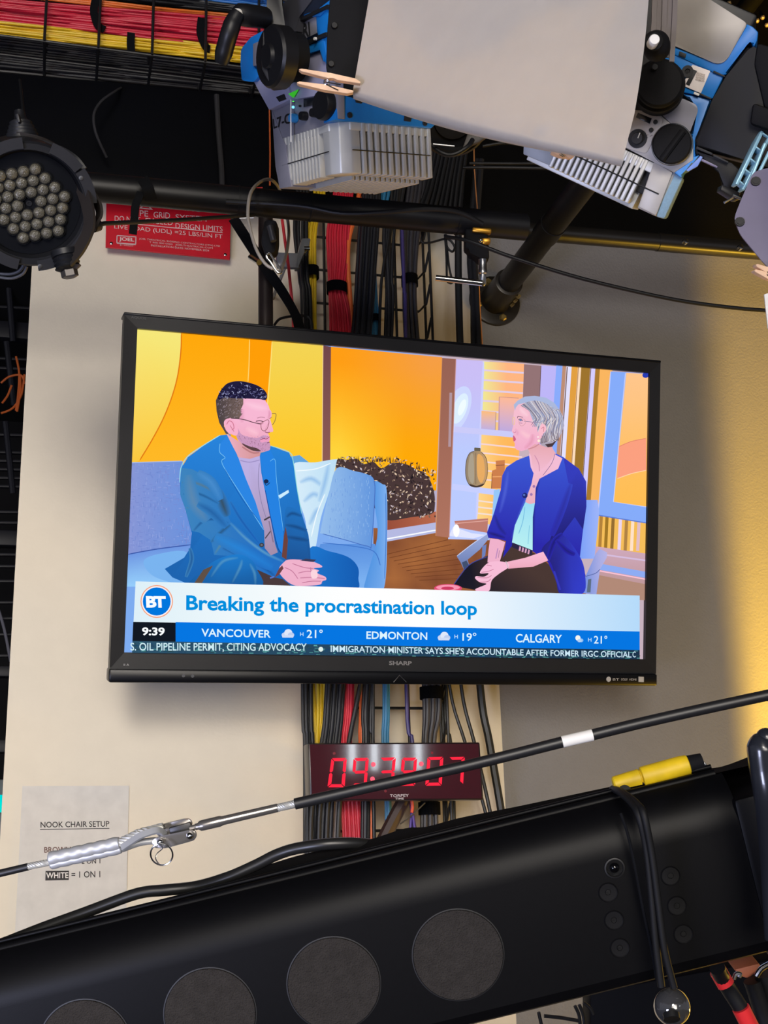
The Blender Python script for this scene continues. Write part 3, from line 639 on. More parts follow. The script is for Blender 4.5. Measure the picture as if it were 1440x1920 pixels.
pc.poly(Cc((165, 270), (190, 208), (255, 130), (330, 100), (420, 94), (520, 112), (620, 148), (690, 200), (718, 255), (700, 305), (640, 296), (560, 292), (440, 288), (340, 286), (250, 276), (180, 300)), (34, 30, 62), True)
for i in range(120):
    x = rnd.uniform(185, 700); tp = 110 + abs(x - 420) ** 1.35 * 0.055; y = rnd.uniform(tp, 285); r0 = rnd.uniform(10, 22); a = rnd.uniform(0, 6.28); c = rnd.choice([(132, 134, 180), (176, 180, 214), (20, 18, 44), (92, 92, 140), (14, 12, 34)])
    pc.stroke(Cc(*[(x + r0 * math.cos(a + k * 0.8), y + r0 * 0.8 * math.sin(a + k * 0.8)) for k in range(4)]), 0.9, c, 2)
pc.stroke(Cc((600, 512), (640, 500), (690, 506)), 1.1, (176, 116, 140)); pc.stroke(Cc((585, 548), (630, 540), (670, 552)), 1.5, (80, 52, 66)); pc.stroke(Cc((600, 572), (640, 580), (670, 568)), 1, (190, 120, 150))
pc.stroke(Cc((305, 512), (440, 525), (560, 560), (640, 575)), 1.5, (84, 60, 70))
pc.stroke(Cc((642, 560), (648, 630), (675, 655), (712, 630), (732, 560), (722, 530), (690, 540), (642, 572)), 1.1, (140, 84, 92)); pc.stroke(Cc((765, 462), (812, 466), (800, 540), (770, 590)), 1.1, (110, 90, 70)); pc.stroke(Cc((735, 520), (765, 500)), 1, (150, 96, 96))
# armchair
pc.poly(B((572, 770), (600, 765), (610, 860), (560, 940)), (150, 200, 250))
pc.poly(B((1012, 818), (1070, 818), (1078, 870), (1070, 960), (1055, 1100), (980, 1100)), lambda x, y: mixc((122, 160, 248), (156, 180, 250), (x - 1090) / 25)); 
pc.poly(B((1000, 1265), (1012, 1185), (1062, 1075), (1080, 1052), (1116, 1070), (1114, 1095), (1082, 1150), (1064, 1272)), lambda x, y: mixc((120, 146, 220), (182, 180, 230), (x - 1100) / 25)); pc.stroke(B((1012, 1185), (1060, 1170), (1082, 1150)), 1.2, (80, 96, 160)); pc.poly(B((1024, 1200), (1040, 1196), (1036, 1262), (1018, 1262)), (94, 110, 130))
pc.poly(B((393, 1088), (470, 1030), (540, 982), (550, 1000), (505, 1055), (445, 1105), (456, 1140), (430, 1158), (412, 1118)), lambda x, y: mixc((150, 166, 216), (110, 128, 180), (y - 1010) / 50)); pc.poly(B((418, 1118), (440, 1108), (456, 1140), (430, 1158)), (66, 80, 110)); pc.stroke(B((395, 1086), (470, 1028), (540, 980)), 1.4, (206, 216, 250)); pc.poly(B((516, 1040), (536, 1030), (530, 1085), (514, 1100)), (110, 130, 190))
# the woman
pc.poly(B((375, 1230), (450, 1130), (540, 1085), (620, 1060), (660, 1028), (770, 1075), (850, 1140), (890, 1270), (550, 1275), (480, 1250)), lambda x, y: mixc((26, 26, 40), (74, 56, 52), (x - 880) / 60)); pc.stroke(B((375, 1230), (450, 1132), (540, 1090)), 1.6, (60, 70, 150))
NB = (50, 62, 196)
pc.poly(B((745, 603), (680, 628), (632, 660), (612, 700), (604, 770), (572, 880), (538, 975), (545, 1000), (590, 1004), (630, 1015), (615, 1095), (660, 1035), (690, 1000), (755, 1062), (830, 1115), (870, 1200), (892, 1275), (1000, 1266), (1012, 1180), (985, 1090), (1000, 960), (1016, 850), (1015, 730), (980, 668), (905, 612), (860, 590)), lambda x, y: mixc((62, 92, 216), (44, 40, 170), (y - 850) / 170))
pc.poly(B((905, 612), (980, 668), (1015, 730), (1016, 850), (1000, 960), (960, 900), (900, 980), (840, 1010), (905, 850), (930, 740)), lambda x, y: mixc((54, 62, 190), (36, 34, 120), (y - 900) / 100)); pc.poly(B((830, 1020), (900, 985), (985, 1090), (1010, 1180), (1000, 1266), (892, 1270), (870, 1200), (845, 1120), (800, 1068)), lambda x, y: mixc((40, 38, 130), (52, 62, 200), (x - 1035) / 40), True)
for q, ww, c in ((((640, 680), (625, 780), (600, 880)), 2, (90, 110, 220)), (((575, 890), (600, 950), (630, 985)), 2, (36, 36, 120)), (((545, 975), (580, 985), (625, 1000)), 1.8, (30, 26, 90)), (((900, 980), (860, 1020), (830, 1110)), 2, (26, 26, 90)), (((870, 1010), (920, 1060), (960, 1080)), 2, (30, 30, 100)), (((755, 740), (700, 880), (660, 1000)), 1.6, (90, 130, 230)), (((790, 720), (765, 830), (758, 1060)), 1.2, (30, 34, 110)), (((860, 1160), (890, 1250)), 1.4, (110, 140, 240)), (((940, 740), (900, 860), (850, 990)), 3, (46, 46, 150))): pc.soft(B(*q), ww * 1.8 + 1.5, c, lambda x, y: mixc((62, 92, 216), (44, 40, 170), (y - 850) / 170), 0.65)
pc.poly(B((740, 600), (752, 570), (850, 560), (862, 598), (900, 618), (880, 668), (790, 716), (772, 760), (768, 838), (735, 845), (722, 825), (752, 740), (762, 690), (748, 660)), lambda x, y: mixc((244, 190, 214), (236, 176, 190), (y - 880) / 60))
pc.poly(B((722, 828), (745, 838), (768, 832), (758, 900), (757, 1062), (700, 1040), (658, 1022), (672, 940)), lambda x, y: mixc((156, 222, 246), (184, 240, 242), (y - 950) / 60)); pc.stroke(B((690, 980), (710, 920), (720, 850)), 1.4, (120, 190, 226)); pc.stroke(B((735, 1030), (742, 940)), 1.2, (130, 200, 226))
pc.poly(B((660, 1022), (758, 1060), (752, 1084), (656, 1044)), (44, 38, 70))
for k in range(4): pc.poly(B((694 + k * 14, 1040 + k * 5), (702 + k * 14, 1043 + k * 5), (698 + k * 14, 1064 + k * 5), (690 + k * 14, 1061 + k * 5)), (214, 160, 190))
pc.poly(B((553, 1002), (590, 1006), (625, 1020), (612, 1070), (598, 1118), (540, 1118), (545, 1060)), SK); pc.stroke(B((590, 1050), (580, 1100)), 2, (190, 140, 190)); pc.stroke(B((598, 1060), (592, 1095)), 1, (150, 110, 150))
pc.poly(B((620, 1118), (720, 1096), (808, 1066), (832, 1108), (760, 1138), (640, 1148)), lambda x, y: mixc((250, 190, 214), (238, 170, 190), (y - 1040) / 25))
pc.poly(B((503, 1168), (540, 1122), (590, 1112), (640, 1122), (640, 1142), (596, 1172), (560, 1205), (548, 1254), (500, 1258), (482, 1246), (535, 1222), (505, 1214), (482, 1196), (486, 1184), (524, 1186), (545, 1170)), (248, 190, 216), True)
for q in (((510, 1166), (545, 1160), (570, 1150)), ((490, 1188), (535, 1192), (560, 1180)), ((500, 1212), (540, 1210), (556, 1196)), ((536, 1130), (560, 1135))): pc.stroke(B(*q), 1.1, (196, 120, 150))
pc.stroke(B((628, 1112), (640, 1146)), 1.4, (200, 196, 200))
pc.poly(Dd((400, 250), (520, 220), (640, 360), (650, 520), (730, 480), (770, 560), (700, 740), (650, 748), (560, 805), (480, 832), (420, 812), (396, 780), (400, 740), (385, 705), (392, 680), (378, 655), (386, 625), (362, 590), (366, 570), (385, 500), (380, 430)), lambda x, y: mixc((246, 190, 208), (244, 176, 206), (y - 790) / 40))
for q, ww, c in ((((470, 580), (540, 640), (600, 640)), 8, (255, 206, 214)), (((460, 300), (500, 350), (560, 400)), 6, (255, 214, 226)), (((620, 620), (600, 720), (520, 800)), 6, (226, 150, 176)), (((400, 560), (430, 600), (430, 640)), 4, (230, 160, 190))): pc.soft(Dd(*q), ww, c, lambda x, y: mixc((246, 190, 208), (244, 176, 206), (y - 790) / 40), 0.7)
pc.poly(Dd((640, 745), (560, 808), (600, 900), (610, 1000), (650, 1120), (760, 1050), (900, 860), (850, 780), (720, 750)), lambda x, y: mixc((232, 170, 178), (244, 190, 214), (y - 840) / 40)); pc.stroke(Dd((560, 806), (640, 780), (700, 740)), 2, (206, 140, 150)); pc.stroke(Dd((640, 880), (690, 980), (700, 1080)), 1.6, (206, 146, 176)); pc.stroke(Dd((890, 860), (850, 980), (740, 1130)), 0.9, (110, 90, 140))
for (x, y) in ((632, 1262), (600, 1360)): pc.ell(900 + x * 0.15278, 720 + y * 0.15278, 2.6, 2.6, (160, 120, 180))
pc.poly(Dd((378, 640), (400, 660), (412, 690), (390, 712), (380, 700)), (206, 96, 130), True); pc.stroke(Dd((376, 595), (400, 606), (410, 590)), 1, (200, 120, 160))
pc.stroke(Dd((432, 430), (440, 405), (500, 420)), 1.2, (140, 100, 120)); pc.stroke(Dd((440, 445), (470, 440), (495, 462)), 1.4, (70, 60, 90)); pc.ell(971.5, 789, 2.2, 2.2, (120, 130, 180)); pc.stroke(Dd((450, 485), (490, 490)), 1, (170, 120, 160))
pc.poly(Dd((385, 265), (430, 215), (520, 165), (640, 154), (780, 178), (880, 240), (950, 330), (990, 420), (1003, 520), (965, 620), (925, 690), (850, 775), (790, 784), (725, 762), (690, 700), (740, 650), (785, 560), (730, 485), (670, 540), (635, 500), (595, 400), (560, 290), (520, 240), (440, 262), (410, 300), (400, 340)), lambda x, y: mixc((172, 186, 222), (176, 166, 182), (y - 760) / 60))
it = []
for i in range(84):
    t0 = i / 84; x0, y0 = 470 + 420 * t0, 215 + 90 * (t0 - 0.4) ** 2 * 4; k = 640 + 330 * t0
    c = rnd.choice([(208, 208, 222), (138, 134, 156), (198, 186, 190), (118, 110, 130), (222, 214, 214), (150, 160, 196)])
    yb2 = 470 + rnd.uniform(0, 230) * (0.3 + t0)
    pc.stroke(Dd((x0, y0), (x0 * 0.45 + k * 0.55, 330), (k, 420 + rnd.uniform(-20, 20)), (k - 20 + rnd.uniform(-40, 30), min(740, yb2))), rnd.uniform(0.8, 1.7), c, 3)
pc.poly(Dd((760, 750), (850, 735), (920, 680), (850, 778), (795, 786)), (74, 58, 64))
for i in range(14): pc.stroke(Dd((700 + i * 16, 640 - (i % 3) * 30), (720 + i * 16, 700), (705 + i * 15, 745 - i * 5)), 1.3, rnd.choice([(214, 206, 210), (150, 138, 146), (112, 98, 106)]), 3)
pc.poly(Dd((690, 560), (720, 500), (765, 520), (772, 580), (730, 630), (700, 690), (688, 640)), (250, 190, 206), True); pc.stroke(Dd((712, 560), (745, 540), (740, 600)), 1.2, (206, 130, 150)); pc.ell(1004.5, 828, 2.6, 2.6, (255, 236, 214)); pc.ell(1003, 821, 1.8, 1.8, (250, 226, 226))
pc.stroke(Dd((500, 468), (600, 478), (720, 490)), 1, (150, 130, 160)); pc.stroke(Dd((440, 440), (445, 500), (480, 525), (520, 490), (510, 450), (460, 430)), 0.9, (214, 160, 170)); pc.stroke(Dd((362, 430), (366, 500), (385, 505), (388, 425), (362, 430)), 0.9, (236, 206, 130))
pc.ell(978.5, 930, 5, 5, (34, 40, 110)); pc.ell(977, 929, 2, 2, (90, 120, 200))
pc.ell(835, 1103, 26, 8, (226, 76, 116)); pc.ell(835, 1101.5, 22, 5, (250, 150, 180)); pc.ell(834, 1103, 12, 3, (206, 60, 100))
# caption bars
pc.grid([(252.5, 1090), (1192.5, 1116.5), (1192.5, 1186), (248.5, 1167)], lambda x, y: mixc(mixc((222, 240, 248), (255, 255, 255), (x - 250) / 380), (176, 216, 250), (x - 800) / 420), 16, 2)
pc.poly([(327, 1166), (1192.5, 1183.5), (1192.5, 1218.5), (327, 1203)], (6, 118, 226))
pc.poly([(248, 1165.5), (327, 1167), (327, 1203), (246.5, 1201)], (18, 24, 34))
pc.grid([(246.5, 1201), (1192.5, 1218), (1192.5, 1240), (245.5, 1228)], lambda x, y: mixc((46, 84, 108), (28, 52, 76), (x - 250) / 900), 20, 1)
it = []
for i in range(520):
    x = rnd.uniform(247, 1188); y0 = 1201 + (x - 246) * 0.018; y = rnd.uniform(y0 + 1, y0 + 19); l = rnd.uniform(2, 9)
    it.append(([(x, y), (x + l, y + 0.1), (x + l, y + 1.3), (x, y + 1.2)], rnd.choice([(80, 150, 150), (36, 60, 90), (24, 70, 110), (100, 176, 170), (40, 70, 70)])))
pc.bits(it)
pc.ell(291.8, 1127.5, 30.3, 30.6, (246, 158, 120)); pc.ell(291.8, 1127.5, 28.4, 28.7, (250, 244, 244)); pc.ell(291.8, 1127.5, 26, 26.3, (0, 118, 222))
WH = (250, 253, 255)
pc.text('BT', (274.5, 1139.3), (311.5, 1139.5), (273.5, 1117.5), WH, 0.045, 0.82)
pc.text('Breaking the procrastination loop', (349, 1152.5), (894.5, 1162), (349.2, 1116), (0, 142, 222), 0.026)
pc.text('9:39', (266, 1191.5), (308.5, 1192), (266.5, 1176), WH, 0.03)
pc.text('VANCOUVER', (377.5, 1193.5), (507.5, 1196), (377.7, 1178.5), (222, 246, 255), 0.016)
pc.text('EDMONTON', (687, 1198), (801, 1200), (687.2, 1183.5), (222, 246, 255), 0.016)
pc.text('CALGARY', (967, 1204.5), (1053.5, 1206), (967.2, 1188.5), (222, 246, 255), 0.016)
for x, y in ((536, 1187), (827, 1192)):
    pc.ell(x - 5, y + 3, 6.5, 5, (200, 214, 244)); pc.ell(x + 1, y - 1, 7.5, 7, (224, 232, 250)); pc.ell(x + 6, y + 3, 6, 5, (190, 206, 240)); pc.poly([(x - 11, y + 3), (x + 11, y + 3.2), (x + 10, y + 8), (x - 10, y + 7.8)], (208, 220, 246))
pc.ell(1077, 1195.5, 4.8, 5, (246, 246, 240)); pc.ell(1083, 1200, 4, 3.4, (150, 196, 244)); pc.ell(1080, 1200.5, 4, 3, (180, 210, 246))
for x, y in ((562.5, 1192.5), (852, 1197), (1102.5, 1203)): pc.text('H', (x, y), (x + 6.5, y + 0.2), (x, y - 7), (190, 226, 255), 0.01)
pc.text('21°', (575, 1196), (605, 1196.5), (575.2, 1180), (226, 248, 255), 0.01)
pc.text('19°', (867, 1201.5), (893, 1202), (867.2, 1186), (226, 248, 255), 0.01)
pc.text('21°', (1113.5, 1206.5), (1138.5, 1207), (1113.7, 1191.5), (226, 248, 255), 0.01)
pc.text('S. OIL PIPELINE PERMIT, CITING ADVOCACY', (244.5, 1222.3), (575, 1223), (244.5, 1205), (206, 236, 244), 0.012)
pc.ell(597.5, 1216.5, 4.4, 4.4, (224, 240, 236))
pc.text("IMMIGRATION MINISTER SAYS SHE'S ACCOUNTABLE AFTER FORMER IRGC OFFICIAL", (620, 1222.3), (1184, 1233), (620, 1209.8), (206, 234, 248), 0.012)
pc.text("C", (1186, 1232.6), (1192, 1232.6), (1186, 1221.5), (206, 234, 248), 0.012)
scr = pc.build('screen', tv)
# dark wall bracket behind the television
tb = thing('television_mount', 'black steel bracket behind the television on the wall', 'bracket', WALL.at(700, 1000, 0.0))
M_brk = mat('bracket_black', (18, 18, 22), 0.5)
bm = bm_new()
for x0, x1 in ((-0.262, -0.14), (-0.05, 0.145)):
    prism(bm, rect(x0, T_ - 0.06, x1, T_ + 0.018, -0.055), TV.n * -0.02, 0.003)
prism(bm, rect(-0.262, -0.1, 0.2, T_ - 0.05, -0.087), TV.n * -0.012, 0.003)
build('tilt_plate', bm, M_brk, tb)
bm = bm_new(); c = TV.pt(0.02, 0.02, -0.1); tube(bm, [c, V((c.x, WY - 0.012, c.z))], 0.03, 16); build('arm', bm, M_brk, tb)
bm = bm_new(); box(bm, (c.x, WY - 0.008, c.z), (1, 0, 0), (0, 1, 0), (0, 0, 1), 0.24, 0.016, 0.24, 0.004); build('wall_plate', bm, M_brk, tb)
# ================================================================== pipe grid
pp = thing('grid_pipe', 'thick black horizontal grid pipe running over the television', 'pipe', P(560, 398, 2.3))
def on(px, py, off): return WALL.at(px, py, off)
pa, pb = on(-160, 320, 0.55), on(985, 426, 0.55)
pr = 0.0255
bm = bm_new(); tube(bm, [pa, pb], pr, 28); build('tube', bm, M_pipe, pp)
ax = (pb - pa).normalized()
for fx in (0.875, 0.62, 0.50):
    c = pa.lerp(pb, fx); bm = bm_new(); lathe(bm, c - ax * 0.001, ax, [(pr, 0), (pr + 0.0012, 0), (pr + 0.0012, 0.003), (pr, 0.003)], 28); build('cable_tie', bm, M_rubber, pp)
bm = bm_new(); c = P(470, 393, 2.27); prism(bm, [P(*q, 2.265) for q in ((448, 404), (476, 406), (475, 409.5), (449, 409.5))], C_F * 0.002); build('tape_flag', bm, M_white, pp)['label'] = 'white tape flag'
# a black cable lashed along the pipe top
bm = bm_new(); tube(bm, smooth_path([P(424, 378, 2.26), P(560, 386, 2.255), P(640, 400, 2.25), P(720, 398, 2.25), P(800, 392, 2.26), P(860, 398, 2.27), P(905, 420, 2.28)]), 0.0042, 10)
tag(build('black_cable', bm, M_rubber), 'black cable lashed along the front of the horizontal grid pipe', 'cable')
# perpendicular pipe from the wall flange
q0 = on(926, 566, 0.0)
cp = thing('standoff_pipe', 'black pipe with gold flange reaching out from the wall beside the television top', 'pipe', q0)
dY = V((0, -1, 0))
bm = bm_new(); tube(bm, [q0 + dY * 0.085, q0 + dY * 1.05], 0.0265, 28); build('tube', bm, M_pipe, cp)
bm = bm_new(); lathe(bm, q0 + dY * 0.001, dY, [(0.062, 0), (0.062, 0.007), (0.058, 0.009), (0.036, 0.009), (0.034, 0.02), (0.033, 0.105), (0.028, 0.107), (0.0, 0.107)], 36); flg = build('flange', bm, mat('flange_black', (44, 40, 34), 0.35, 0.3), cp)
bm = bm_new()
for a in (20, 110, 200, 290): lathe(bm, q0 + dY * 0.009 + V((math.cos(math.radians(a)) * 0.047, 0, math.sin(math.radians(a)) * 0.047)), dY, [(0.009, 0), (0.009, 0.006), (0.006, 0.009), (0, 0.009)], 6)
build('flange_bolts', bm, mat('brass_bolt', (215, 190, 120), 0.3, 0.9), flg)
bm = bm_new(); lathe(bm, q0 + dY * 0.33, dY, [(0.0265, 0), (0.0285, 0), (0.0285, 0.05), (0.0265, 0.05)], 28); build('collar', bm, M_pipe, cp)
bm = bm_new()
for k in range(3): lathe(bm, q0 + dY * (0.045 + 0.022 * k) + V((0.026, 0, -0.024)), V((0.7, 0, -0.7)), [(0.006, 0), (0.006, 0.006), (0, 0.007)], 6)
build('set_screw', bm, mat('brass_bolt', (215, 190, 120), 0.3, 0.9), cp)
# horizontal pipe continuing to the right
p2 = thing('side_pipe', 'black horizontal pipe running right from the standoff pipe with two silver bolts', 'pipe', P(1220, 452, 2.72))
e0, e1 = on(955, 431, 0.24), on(1640, 488, 0.24); a2 = (e1 - e0).normalized()
bm = bm_new(); tube(bm, [e0, e1], 0.0195, 28); M_p2 = mat('satin_black_pipe', (30, 28, 26), 0.32, spec=0.8); build('tube', bm, M_p2, p2)
bm = bm_new(); s0 = on(1232, 453, 0.24); k0 = e0 + a2 * (s0 - e0).dot(a2); tube(bm, [k0, k0 + a2 * 0.5], 0.0208, 28); build('sleeve', bm, M_p2, p2)
for x, y in ((1288, 450), (1391, 461)):
    bm = bm_new(); c = P(x, y, 2.655); lathe(bm, c + V((0, 0.012, 0)), dY, [(0.0058, 0), (0.0058, 0.006), (0.0055, 0.009), (0, 0.0105)], 12); build('bolt', bm, M_chrome, p2)
# far pipe at the top right corner
bm = bm_new(); fq = on(1372, 48, 0.02); tube(bm, [fq, fq + dY * 0.9], 0.024, 24); tag(build('ceiling_pipe', bm, M_pipe), 'dark pipe in the top right corner behind the right spotlight', 'pipe')
bm_b = None
for i, (x, y) in enumerate(((1366, 7), (1407, 36), (1419, 40), (1429, 34), (1437, 48))):
    bm = bm_new(); lathe(bm, on(x, y, 0.0), dY, [(0.006, 0), (0.006, 0.004), (0.003, 0.008), (0, 0.008)], 10)
    tag(build('wall_screw', bm, mat('pale_brass', (235, 205, 150), 0.3, 0.5)), 'small shiny screw in the dark upper wall at the top right corner', 'screw', 'screws at the top right corner')
# vertical post left of the cables
bm = bm_new(); v0 = on(498, 418, 0.35); tube(bm, [V((v0.x, v0.y, v0.z + 0.06)), V((v0.x, v0.y, v0.z - 0.42))], 0.0145, 20); tag(build('vertical_post', bm, mat('bronze_black_post', (44, 36, 34), 0.38, 0.3)), 'dark bronze vertical post between the warning sign and the yellow cables', 'pipe')

# ------------------------------------------------------------------ cable trays
M_wire = mat('black_tray_wire', (26, 26, 28), 0.45)
tr = thing('wire_cable_tray', 'black wire basket cable tray running across the top left corner', 'cable tray', on(200, 150, 0.1))
YT = 0.28                                       # distance of the tray front from the wall
def tl(pts, r=0.0028, name='wire'):
    bm = bm_new(); tube(bm, pts, r, 8); return build(name, bm, M_wire, tr)
zb = on(250, 99, YT).z; YB = next(k_ / 200 for k_ in range(1, 60) if on(250, 168, k_ / 200).z <= zb or k_ == 59)
zm = on(250, 80, YT).z; zt = on(250, -40, YT).z
x0, x1 = on(-60, 100, YT).x, on(600, 100, YT).x; yf = WY - YT
for z, y in ((zb, yf), (zt, yf), (zb, (yf + WY - YB) / 2), (zb, WY - YB), (zt, WY - YB)):
    tl([V((x0, y, z)), V((x1, y, z))], 0.003, 'long_wire')
for px in (-20, 82, 184, 285, 385, 485, 585):
    x = on(px, 100, YT).x
    tl([V((x, yf - 0.004, zt)), V((x, yf - 0.004, zb)), V((x, WY - YB, zb - 0.003)), V((x, WY - YB, zt))], 0.003, 'cross_wire')
# tray cables
def zone(name, color, label, group, n, ya, yb, yend_a, yend_b, r, depth0, cat='cable', rows=1):
    m = mat(name + '_jacket', color, 0.45)
    for i in range(n):
        t = (i + 0.5) / n; pts = []
        for k, px in enumerate((-70, 60, 180, 300, 400, 490, 560)):
            s = (px + 70) / 630
            y = (ya + (yb - ya) * t) * (1 - s) + (yend_a + (yend_b - yend_a) * t) * s + random.uniform(-1.0, 1.0)
            pts.append(on(px, y, depth0 + random.uniform(-0.008, 0.012)))
        bm = bm_new(); tube(bm, smooth_path(pts, 4), r, 8)
        tag(build(name, bm, m), label, cat, group)
zone('red_cable', (216, 34, 62), 'red cable in the flat red bundle lying in the top left wire tray', 'red cables in the overhead tray', 15, -8, 32, 45, 104, 0.0031, 0.25)
zone('yellow_cable', (238, 196, 28), 'yellow cable along the lower edge of the bundle in the top left wire tray', 'yellow cables in the overhead tray', 8, 33, 58, 99, 130, 0.0030, 0.255)
zone('orange_tray_cable', (240, 120, 40), 'orange cable along the top of the red bundle in the top left wire tray', 'orange cables in the overhead tray', 3, -26, -15, 40, 52, 0.0026, 0.24)
zone('black_tray_cable', (30, 29, 32), 'black cable in the dark bundle below the yellow cables in the wire tray', 'black cables in the overhead tray', 16, 62, 128, 138, 190, 0.0042, 0.15)
zone('blue_cable', (40, 120, 205), 'blue cable crossing the top edge of the wire tray', 'blue cables in the overhead tray', 4, -78, -64, 8, 24, 0.0026, 0.27)
zone('dark_tray_cable', (26, 26, 30), 'black cable between the blue and orange cables in the wire tray', 'black cables above the orange ones', 8, -64, -28, 20, 40, 0.004, 0.2)
for i, pts in enumerate((((182, -8), (176, 20), (184, 48), (196, 56)), ((378, 34), (376, 62), (386, 88), (394, 92)), ((246, 62), (245, 78), (246, 98)))):
    bm = bm_new(); ribbon(bm, smooth_path([on(*p, 0.272) for p in pts]), 0.016, 0.004, WALL.n)
    tag(build('velcro_tie', bm, M_strap), ('black velcro tie around the red tray cables nearest the left edge', 'black velcro tie around the red and yellow tray cables next to the left spotlight', 'black velcro tie around only the yellow tray cables')[i], 'cable tie')

# black board hung behind the tray, left of the cables
bm = bm_new(); prism(bm, [on(*p, 0.18) for p in ((-90, 128), (506, 178), (506, 360), (-90, 310))], V((0, 0.012, 0)), 0.002)
tag(build('sound_board', bm, mat('black_board', (8, 9, 13), 0.7, spec=0.05)), 'flat black board hung on the wall under the wire tray at upper left', 'panel')
bm = bm_new(); tube(bm, [on(505, 190, 0.205), on(506.5, 290, 0.205), on(506, 348, 0.205)], 0.0018, 8); tag(build('orange_lit_wire', bm, mat('orange_lit_cord', (190, 90, 40), 0.5)), 'thin cord coloured like orange light down the right edge of the black board', 'cord')  # orange light along the board edge, put into the cord's colour
bm = bm_new(); tube(bm, smooth_path([on(406, 178, 0.24), on(410, 250, 0.23), on(415, 310, 0.23), on(417, 356, 0.24)]), 0.0055, 8); tag(build('hanging_strap', bm, mat('dark_grey_strap', (34, 33, 37), 0.8)), 'dark strap hanging in front of the black board', 'strap')
bm = bm_new(); tube(bm, smooth_path([on(416, 357, 0.245), on(450, 356, 0.245), on(492, 352, 0.245)]), 0.0018, 8); tag(build('red_thread', bm, mat('red_thread', (190, 40, 40), 0.5)), 'short red cord lying just above the grid pipe', 'cord')
bm = bm_new(); tube(bm, smooth_path([on(232, 162, YB), on(215, 172, 0.22), on(190, 190, 0.24), on(176, 215, 0.25), on(180, 250, 0.25), (on(200, 295, 0.22))]), 0.0028, 8); tag(build('hanging_wire', bm, mat('dark_grey_strap', (34, 33, 37), 0.8)), 'thin grey wire curving down in front of the black board', 'wire')

# vertical wire tray down the wall
vt = thing('wall_cable_tray', 'black wire ladder tray running down the white wall behind the television', 'cable tray', on(700, 1500, 0.0))
zt, zl = on(700, 60, 0.04).z, on(700, 1720, 0.04).z
def xs(px, py, off): return on(px, py, off).x
for px, off in ((577, 0.05), (608, 0.05), (741, 0.05), (795, 0.05), (807, 0.09)):
    x = xs(px, 520, off); bm = bm_new(); tube(bm, [V((x, WY - off, zt)), V((x, WY - off, zl))], 0.0032, 8); build('rail', bm, M_wire, vt)
z = zt
while z > zl:
    bm = bm_new(); tube(bm, [V((xs(577, 520, 0.05), WY - 0.05, z)), V((xs(783, 520, 0.05), WY - 0.05, z)), V((xs(797, 520, 0.07), WY - 0.07, z + 0.01)), V((xs(806, 520, 0.09), WY - 0.09, z + 0.05))], 0.003, 8); build('rung', bm, M_wire, vt); z -= 0.0815
for px, off in ((590, 0.03), (790, 0.03)):
    bm = bm_new()
    for zz in (zt - 0.3, (zt + zl) / 2, zl + 0.3): box(bm, (xs(px, 520, off), WY - 0.022, zz), (1, 0, 0), (0, 1, 0), (0, 0, 1), 0.016, 0.048, 0.02, 0.002)
    build('standoff_clip', bm, M_wire, vt)

# vertical cables: waypoints are (y, left x, right x) of the bundle in the photograph
def run(name, color, label, group, n, way, off, r=None, rough=0.45, jit=0.6, cat='cable'):
    m = mat(name + '_sheath', color, rough)
    w = max(abs(b - a) for _, a, b in way) / n; rr = r or w * 2.7 / F * 0.52
    lay = rr * 1.6 if n > 1 else 0
    for i in range(n):
        pts = []
        for (y, a, b) in way:
            t = (i + 0.5) / n; x = a + (b - a) * t + random.uniform(-jit, jit)
            pts.append(on(x, y, off + random.uniform(-0.0006, 0.0006) + (i % 2) * lay))
        bm = bm_new(); tube(bm, smooth_path(pts, 5), rr, 8)
        tag(build(name, bm, m), label, cat, group if n > 1 else None)
run('yellow_wall_cable', (214, 178, 24), 'yellow cable in the upright bundle beside the thin black cables left of the red bundle', 'yellow cables down the wall', 4, [(120, 590, 612), (350, 588, 612), (430, 577, 594), (520, 577, 592), (620, 572, 594), (900, 575, 600), (1290, 586, 611), (1390, 590, 604), (1600, 592, 604)], 0.10)
run('red_wall_cable', (206, 34, 56), 'red cable in the thick upright red bundle running down behind the television', 'red cables down the wall', 9, [(120, 640, 690), (350, 626, 664), (430, 612, 656), (480, 613, 655), (540, 616, 647), (620, 618, 661), (900, 625, 665), (1290, 642, 662), (1390, 637, 658), (1500, 640, 674), (1600, 644, 680)], 0.105)
run('orange_wall_cable', (236, 112, 52), 'orange cable along the right side of the upright red bundle', 'orange cables down the wall', 2, [(120, 700, 712), (350, 672, 690), (430, 652, 660), (490, 648, 654), (620, 655, 662), (900, 665, 672), (1290, 676, 682), (1390, 675, 681), (1520, 690, 697), (1600, 690, 697)], 0.095)
run('thin_black_cable', (24, 24, 26), 'thin black cable beside the upright yellow bundle', 'thin black cables left of the yellow bundle', 4, [(120, 560, 585), (350, 555, 580), (430, 549, 578), (520, 560, 578), (620, 564, 586), (1290, 566, 586), (1390, 570, 588), (1600, 570, 590)], 0.115, 0.0042)
run('flat_black_cable', (26, 27, 33), 'black cable in the wide flat black bundle right of the red cables', 'wide flat black bundle', 7, [(120, 690, 730), (350, 680, 715), (430, 672, 711), (500, 668, 705), (620, 660, 697), (900, 630, 668), (1290, 610, 646), (1390, 601, 638), (1510, 574, 626), (1620, 572, 622)], 0.12)
run('blue_wall_cable', (52, 124, 166), 'blue cable beside the wide flat black bundle on the wall', 'blue cables down the wall', 3, [(120, 740, 755), (350, 714, 734), (430, 698, 706), (500, 697, 704), (560, 699, 707), (620, 696, 712), (900, 712, 724), (1290, 719, 729), (1390, 717, 728), (1520, 723, 733), (1620, 723, 733)], 0.10)
